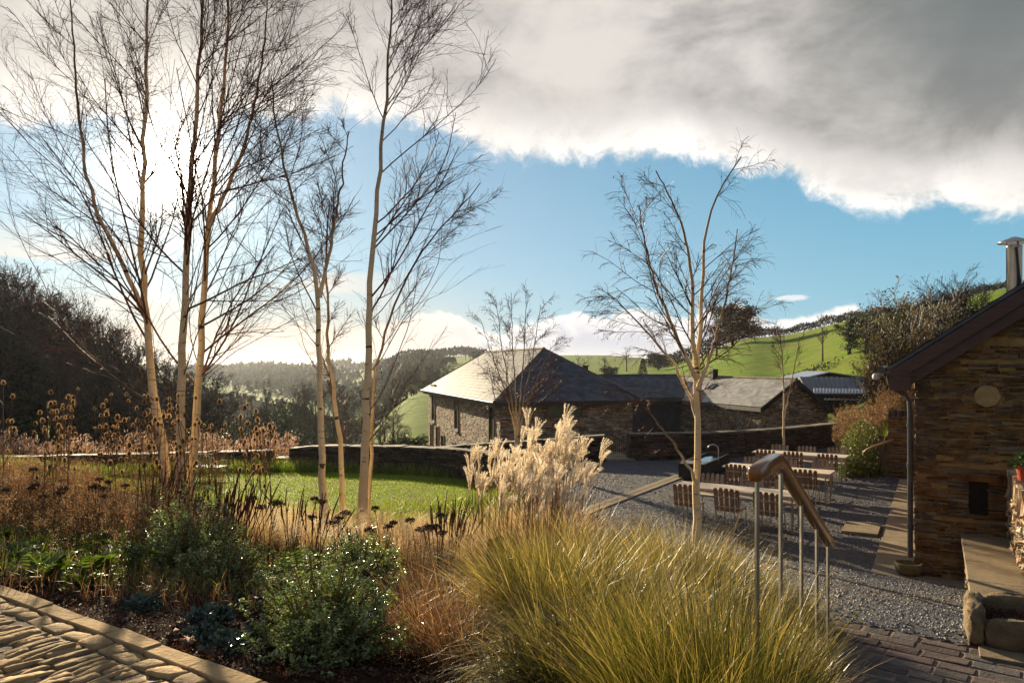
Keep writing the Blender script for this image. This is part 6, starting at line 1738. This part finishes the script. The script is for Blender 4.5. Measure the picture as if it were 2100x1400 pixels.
# upright red brown spikes
def spikes(seed):
    r_ = np.random.default_rng(seed); o = thing('red_spike_plant', '', 'perennial', (0, 0, 0)); gs = Geo(); gp_ = Geo()
    n = 11; a = r_.uniform(0, 6.28, n); ln = r_.uniform(.05, .32, n); H = r_.uniform(.6, 1.0, n)
    b0 = np.stack([np.cos(a) * .05, np.sin(a) * .05, 0 * a], -1); tp_ = b0 + np.stack([np.cos(a) * ln + .1, np.sin(a) * ln, H], -1)
    S = resample_many(b0, tp_, r_, 6); gs.tubes(S, np.tile(np.linspace(.0045, .003, 6), (n, 1)), 4)
    gp_.tubes(S[:, 3:], np.tile([.004, .0085, .003], (n, 1)), 5)
    m_ = 60; idx = np.repeat(np.arange(n), m_); t = 3 + r_.random(n * m_) * 1.99; ii = t.astype(int); f = (t - ii)[:, None]; pos = S[idx, ii] * (1 - f) + S[idx, ii + 1] * f
    gp_.leaves(pos, nrm(r_.normal(0, 1, pos.shape)) + [0, 0, .7], r_.normal(0, 1, pos.shape), .014, .007, rng=r_)
    obj('stem', gs, M_redspike, o); obj('flower_spikes', gp_, M_redspike, o); return o
SK = [spikes(740 + k) for k in range(3)]; su = set()
for k, (pxx, d) in enumerate(((428, 7.4), (450, 7.2), (470, 7.6), (495, 7.8), (478, 8.4), (405, 8.0), (350, 8.6), (330, 9.0), (598, 8.4), (640, 7.6), (905, 7.8), (930, 8.2), (918, 8.8), (310, 9.4), (1215, 9.8), (1180, 10.4))):
    x, y = spot(pxx, d); s = k % 3; o = SK[s] if s not in su else dup(SK[s], (0, 0, 0)); su.add(s)
    o.location = (x, y, gz(x, y)); o.rotation_euler = (0, 0, rng.uniform(-.6, .6)); o.scale = (rng.uniform(.85, 1.1),) * 3
    w_ = 'rising out of the shrub below the big birch' if pxx < 520 else 'before the lawn near the slender birch' if pxx < 760 else 'left of the plume grass' if pxx < 1000 else 'at the gravel edge right of the plume grass'
    o['label'] = 'dark red brown upright spikes ' + w_; o['group'] = 'dark spikes ' + w_

# leafy rosettes
def rosette(name, seed, n, L, W_, m, arch, lobes=0):
    r_ = np.random.default_rng(seed); o = thing(name, '', 'plant', (0, 0, 0)); g = Geo()
    a = np.arange(n) * 2.4 + r_.normal(0, .2, n); ln = r_.uniform(.15, .75, n) + .5 * (np.arange(n) / n); Ls = L * r_.uniform(.6, 1.1, n)
    z0 = np.zeros(n)
    g.blades(np.stack([np.cos(a) * .02, np.sin(a) * .02, z0], -1), a, ln, np.full(n, arch), Ls, np.full(n, W_ * (.35 if lobes else 1)), k=5, rng=r_, tw=.25, belly=.85)
    if lobes:      # deeply cut leaf: leaflets either side of the midrib
        for q in range(n):
            for j in range(lobes):
                t = .2 + .75 * j / lobes; th = ln[q] + arch * (t / 2) ** 1.3
                b_ = np.array([math.cos(a[q]) * math.sin(th) * Ls[q] * t, math.sin(a[q]) * math.sin(th) * Ls[q] * t, math.cos(th) * Ls[q] * t])
                f = np.array([math.cos(a[q]) * math.sin(th + .3), math.sin(a[q]) * math.sin(th + .3), math.cos(th + .3)]); sd = np.array([-math.sin(a[q]), math.cos(a[q]), 0])
                sz = W_ * 1.1 * math.sin(PI * (.25 + .7 * t))
                for sg in (-1, 1): g.leaves((b_)[None], (f * .6 + sd * sg)[None], np.cross(f, sd)[None] * 1.0, sz, sz * .55, rng=r_, fold=.5)
    obj('foliage', g, m, o); return o
RO = [rosette('leafy_perennial', 760 + k, 13, .30, .13, M_acanth, 1.1, 6) for k in range(3)]; ru = set()
ac = [(60, 6.6), (95, 6.2), (35, 7.2), (110, 5.9), (150, 7.4), (205, 7.6), (245, 7.2), (260, 6.9), (215, 6.7), (165, 5.6), (40, 6.0), (290, 7.8), (600, 7.2), (585, 6.6), (535, 7.9), (905, 7.3), (945, 6.7), (15, 7.9), (180, 8.3), (80, 8.0), (975, 6.3), (650, 7.7), (25, 6.5), (130, 6.7), (320, 7.5), (10, 6.2), (50, 5.9), (75, 7.0), (115, 7.6), (165, 6.4), (195, 6.1), (225, 7.9), (140, 8.1), (300, 6.6), (30, 7.6), (-30, 6.8), (90, 5.7), (240, 6.4), (185, 7.2), (270, 8.2), (-10, 7.3)]
for k, (pxx, d) in enumerate(ac):
    x, y = spot(pxx, d); s = k % 3; o = RO[s] if s not in ru else dup(RO[s], (0, 0, 0)); ru.add(s)
    o.location = (x, y, gz(x, y)); o.rotation_euler = (0, 0, rng.uniform(0, 6.28)); o.scale = (rng.uniform(.6, 1.05),) * 3
    w_ = 'beside the paved path' if pxx < 330 else 'behind the nearest glossy shrub' if pxx < 700 else 'near the wooden post'
    o['label'] = 'fresh green plant with deeply cut leaves ' + w_; o['group'] = 'fresh green plants ' + w_
def blue_rosette(seed):
    r_ = np.random.default_rng(seed); o = thing('blue_leaved_plant', '', 'plant', (0, 0, 0)); g = Geo(); n = 300
    d = nrm(r_.normal(0, 1, (n, 3)) * [1, 1, .5] + [0, 0, .4]); d[:, 2] = np.abs(d[:, 2]); pos = d * [.13, .13, .10] * r_.uniform(.5, 1, (n, 1))
    g.leaves(pos, d * .8 + r_.normal(0, .5, (n, 3)) + [0, 0, .15], d + [0, 0, .4], r_.uniform(.028, .05, n), r_.uniform(.022, .036, n), rng=r_, fold=.6); obj('foliage', g, M_blueleaf, o); return o
BR = blue_rosette(780)
bl_ = [(288, 5.15, 'beside the kerb, leftmost of the dark blue green mounds'), (430, 5.0, 'mound of dark blue green leaves near fallen orange leaves'), (460, 4.35, 'wide mound at the kerb below the nearest shrub'), (505, 5.7, 'mound behind the nearest shrub, edged with light'), (520, 4.6, 'mound tucked against the nearest shrub'), (425, 4.6, 'small mound between two larger ones by the kerb'), (395, 4.55, 'small low mound at the kerb edge')]
for k, (pxx, d, lb) in enumerate(bl_):
    x, y = spot(pxx, d); o = BR if k == 0 else dup(BR, (0, 0, 0)); s_ = [1.0, 1.1, 1.0, 1.0, .8, .7, .6][k]
    o.location = (x, y, gz(x, y)); o.rotation_euler = (0, 0, k * 1.3); o.scale = (s_ * (1.3 if k == 2 else 1), s_, s_); o['label'] = 'dark blue green leafy plant, ' + lb; o['group'] = 'blue green leafy mounds'

# thickets, rough grass, litter: what nobody would count
def stems_field(name, label, region, n, H, m_s, m_h, r0=.0028, heads=7, hl=.018, lean=.16, side=3):
    x, d = region(n); y = d; z = ground_z(x, y); k = len(x)
    h = H * rng.uniform(.45, 1.08, k); a = rng.uniform(0, 6.28, k); l = rng.uniform(0, lean, k) * h
    b0 = np.stack([x, y, z], -1); tp_ = b0 + np.stack([np.cos(a) * l + .03, np.sin(a) * l, h], -1); S = resample_many(b0, tp_, rng, 5)
    g = Geo(); g.tubes(S, np.tile(np.linspace(r0, r0 * .5, 5), (k, 1)), 3)
    P2, R2, L2 = spawn(rng, S, np.tile(np.linspace(r0, r0 * .5, 5), (k, 1)), side, .45, 1, .55, .2, H * .24, .7, 3, .12, .1, 0, r0 * .45, .3)
    g.tubes(P2, R2, 3)
    E = np.concatenate([S[:, -1], P2[:, -1], P2[:, 2]]); E = np.repeat(E, heads, 0) + rng.normal(0, .016, (len(E) * heads, 3))
    g.leaves(E, rng.normal(0, 1, E.shape) + [0, 0, .5], rng.normal(0, 1, E.shape), hl * rng.uniform(.6, 1.4, len(E)), hl * .5, rng=rng, m=1)
    return tag(obj(name, g, [m_s, m_h]), label, 'undergrowth', kind='stuff')
def reg(px0, px1, d0, d1):
    def f(n):
        d = rng.uniform(d0, d1, n); return (rng.uniform(px0, px1, n) - 1050) / F * d, d
    return f
stems_field('brown_thicket', 'dense brown thicket of dead stems on the far left', reg(-90, 200, 8.0, 13.5), 1100, .70, M_stem, M_seed)
stems_field('brown_thicket', 'thinner brown dead stems before the lawn, left of the big birch', reg(180, 360, 8.0, 12.5), 420, .62, M_stem, M_seed, heads=5)
stems_field('brown_thicket', 'lower brown dead stems in front of the big birch', reg(-60, 460, 6.9, 9.5), 600, .48, M_stem, M_seed, heads=5)
stems_field('brown_thicket', 'tall thin dead stems around the foot of the big birch', reg(250, 460, 11.0, 14.0), 230, 1.35, M_stem, M_seed, heads=3, hl=.02)
stems_field('brown_thicket', 'mixed dead stems between the slender birch and the plume grass', reg(740, 1180, 7.5, 11.5), 420, .50, M_stem, M_seed, heads=4)
stems_field('brown_thicket', 'thin dead stems along the gravel edge', reg(1170, 1330, 9.5, 13), 160, .7, M_stem, M_seed, heads=3, hl=.014)
def blade_field(name, label, region, n, L, wd, m, lean=.5, curve=1.2, cat='grass'):
    x, d = region(n); g = Geo(); k = len(x)
    g.blades(np.stack([x, d, ground_z(x, d)], -1), rng.uniform(0, 6.28, k), rng.uniform(0, lean, k), rng.uniform(.1, curve, k), L * rng.uniform(.5, 1.2, k), wd * rng.uniform(.7, 1.3, k), k=3, rng=rng)
    return tag(obj(name, g, m), label, cat, kind='stuff')
def ring_region(n):
    """rough grass round the lawn: outside the mown oval, inside the walls"""
    t = rng.uniform(-.35, PI + .2, n * 2); r = 1 + rng.random(n * 2) ** .8 * .42
    x = LC[0] + 6.4 * r * np.cos(t); y = LC[1] + 3.4 * r * np.sin(t)
    k = (x / y < .02) & (y < np.interp(x, [-16, -7, -2, 0], [24.3, 24.2, 22.4, 19.6])); return x[k][:n], y[k][:n]
blade_field('rough_grass', 'uncut bright green grass between the lawn and the curved wall', ring_region, 9000, .42, .014, M_rough)
def ring_right(n):
    x = rng.uniform(-3.2, .2, n); y = rng.uniform(13.5, 20, n); k = ((x - LC[0]) / 6.4) ** 2 + ((y - LC[1]) / 3.4) ** 2 > 1.0; return x[k], y[k]
blade_field('rough_grass', 'uncut yellow green grass to the right of the lawn', ring_right, 9000, .42, .012, M_rough)
blade_field('rough_grass', 'short straw coloured grass in front of the lawn', reg(460, 990, 9.5, 14.5), 9000, .36, .006, M_straw, .6, 1.5)
blade_field('bed_grass', 'green and brown grass blades among the bed plants', reg(-90, 1010, 5.6, 9.6), 5200, .22, .007, M_rough, .7, 1.4)
blade_field('bed_grass', 'green tufts between straw grass and the lawn', reg(460, 1000, 8.5, 13.5), 5000, .34, .009, M_rough, .6, 1.3)
blade_field('bed_grass', 'low dry blades among the bed plants', reg(-90, 1050, 5.2, 9.6), 9000, .24, .005, M_dry, .8, 1.6)
def reeds(px0, px1, d0, d1, n, H, label):
    x, d = reg(px0, px1, d0, d1)(n); g = Geo(); z = ground_z(x, d); h = H * rng.uniform(.45, 1.15, n) * (.75 + .35 * np.sin(x * 1.9) * np.sin(x * .7 + d))
    g.blades(np.stack([x, d, z], -1), rng.uniform(-.8, .8, n), rng.uniform(.02, .15, n), rng.uniform(.1, .7, n), h, np.full(n, .022), k=3, rng=rng)
    tp_ = np.stack([x + .12, d, z + h * .9], -1); E = np.repeat(tp_, 5, 0) + rng.normal(0, .05, (n * 5, 3)) * [1, 1, 1.4]
    g.leaves(E, rng.normal(0, .4, E.shape) + [.5, 0, 1], rng.normal(0, 1, E.shape), .13, .035, rng=rng, m=1); return tag(obj('reeds', g, [M_dry, M_plumed]), label, 'reeds', kind='stuff')
M_plumed = mat('reed_plumes', (.42, .28, .20), (.28, .18, .125), rough=.7, scale=2, trans=.5, island=.35)
reeds(395, 600, 26.5, 31, 700, 1.15, 'band of pale pinkish reeds beyond the lawn wall')
reeds(-100, 400, 26.5, 30, 650, .95, 'pale reeds beyond the wall on the far left')
# soil litter, stones and a few bright fallen leaves
n = 26000; x, d = reg(-120, 1080, 3.9, 8.5)(n); s_ = (x - K0[0]) * KN[0] + (d - K0[1]) * KN[1]; k = s_ > .06; x, d = x[k], d[k]; n = len(x)
g = Geo(); g.leaves(np.stack([x, d, ground_z(x, d) + rng.uniform(0, .02, n)], -1), rng.normal(0, 1, (n, 3)) * [1, 1, .25], rng.normal(0, .4, (n, 3)) + [0, 0, 1], rng.uniform(.012, .045, n), rng.uniform(.005, .022, n), rng=rng, fold=.6)
tag(obj('leaf_litter', g, M_litter), 'dark bark mulch and fallen leaves over the bed', 'leaf litter', kind='stuff')
g = Geo()
for pxx, d, s_ in ((405, 5.0, .07), (480, 4.9, .05), (368, 4.75, .06), (385, 4.35, .07), (360, 4.5, .05), (300, 5.8, .05), (145, 5.6, .05), (440, 4.2, .05)):
    x, y = spot(pxx, d); rough_block((x, y, gz(x, y) + .01), (s_ * 1.3, s_, s_ * .6), rng.uniform(0, 3))
tag(obj('bed_stones', g, M_pebble, smooth=True), 'scattered orange brown stones on the bare soil', 'stones', kind='stuff')
# vegetation draped over the rock bank
def bank_reg(n):
    d = rng.uniform(22.2, 29, n); pxx = rng.uniform(1722, 1850, n); return (pxx - 1050) / F * d, d
blade_field('bank_grass', 'green and yellow grass over the rocky bank', bank_reg, 7000, .45, .016, M_rough, .9, 1.6)
stems_field('bank_thicket', 'red brown dead stems on top of the rocky bank', lambda n: ((rng.uniform(1712, 1870, n) - 1050) / F * (dd_ := rng.uniform(25.5, 31, n)), dd_), 900, 1.5, M_stem, M_seed, r0=.006, heads=4, hl=.05)
g = Geo(); n = 5200; d = rng.uniform(21.9, 23.4, n); pxx = rng.uniform(1724, 1800, n); x = (pxx - 1050) / F * d; top_ = np.interp(pxx, [1724, 1745, 1770, 1800], [.9, 1.5, 1.7, 1.4])
z = FLOOR + rng.random(n) * top_ * np.clip((d - 21.6) / 1.2, .2, 1)
g.leaves(np.stack([x, d, z], -1), rng.normal(0, 1, (n, 3)) + [0, -.4, .2], rng.normal(0, 1, (n, 3)) + [0, -.6, .5], rng.uniform(.04, .11, n), rng.uniform(.03, .07, n), rng=rng)
M_bankl = mat('bank_leaves', (.15, .17, .022), (.085, .105, .016), rough=.5, scale=1.2, trans=.4, island=.45, hue=.04)
tag(obj('bank_ivy', g, M_bankl), 'yellow green trailing plants over the left end of the rock', 'ivy', kind='stuff')
# ------------------------------------------------------------------ the air
hm = bpy.data.materials.new('air'); hm.use_nodes = True
hn = NT(hm.node_tree); ho = hn.n('ShaderNodeOutputMaterial'); hv = hn.n('ShaderNodeVolumePrincipled')
hv.inputs['Color'].default_value = (.80, .85, .92, 1); hv.inputs['Density'].default_value = 0.00015; hv.inputs['Anisotropy'].default_value = 0.35
hm.node_tree.links.new(hv.outputs[0], ho.inputs['Volume'])
g = Geo(); g.box((0, 4400, -2), (27200, 9600, 76))
tag(obj('haze', g, hm), 'thin haze in the valley air', 'haze', kind='stuff')
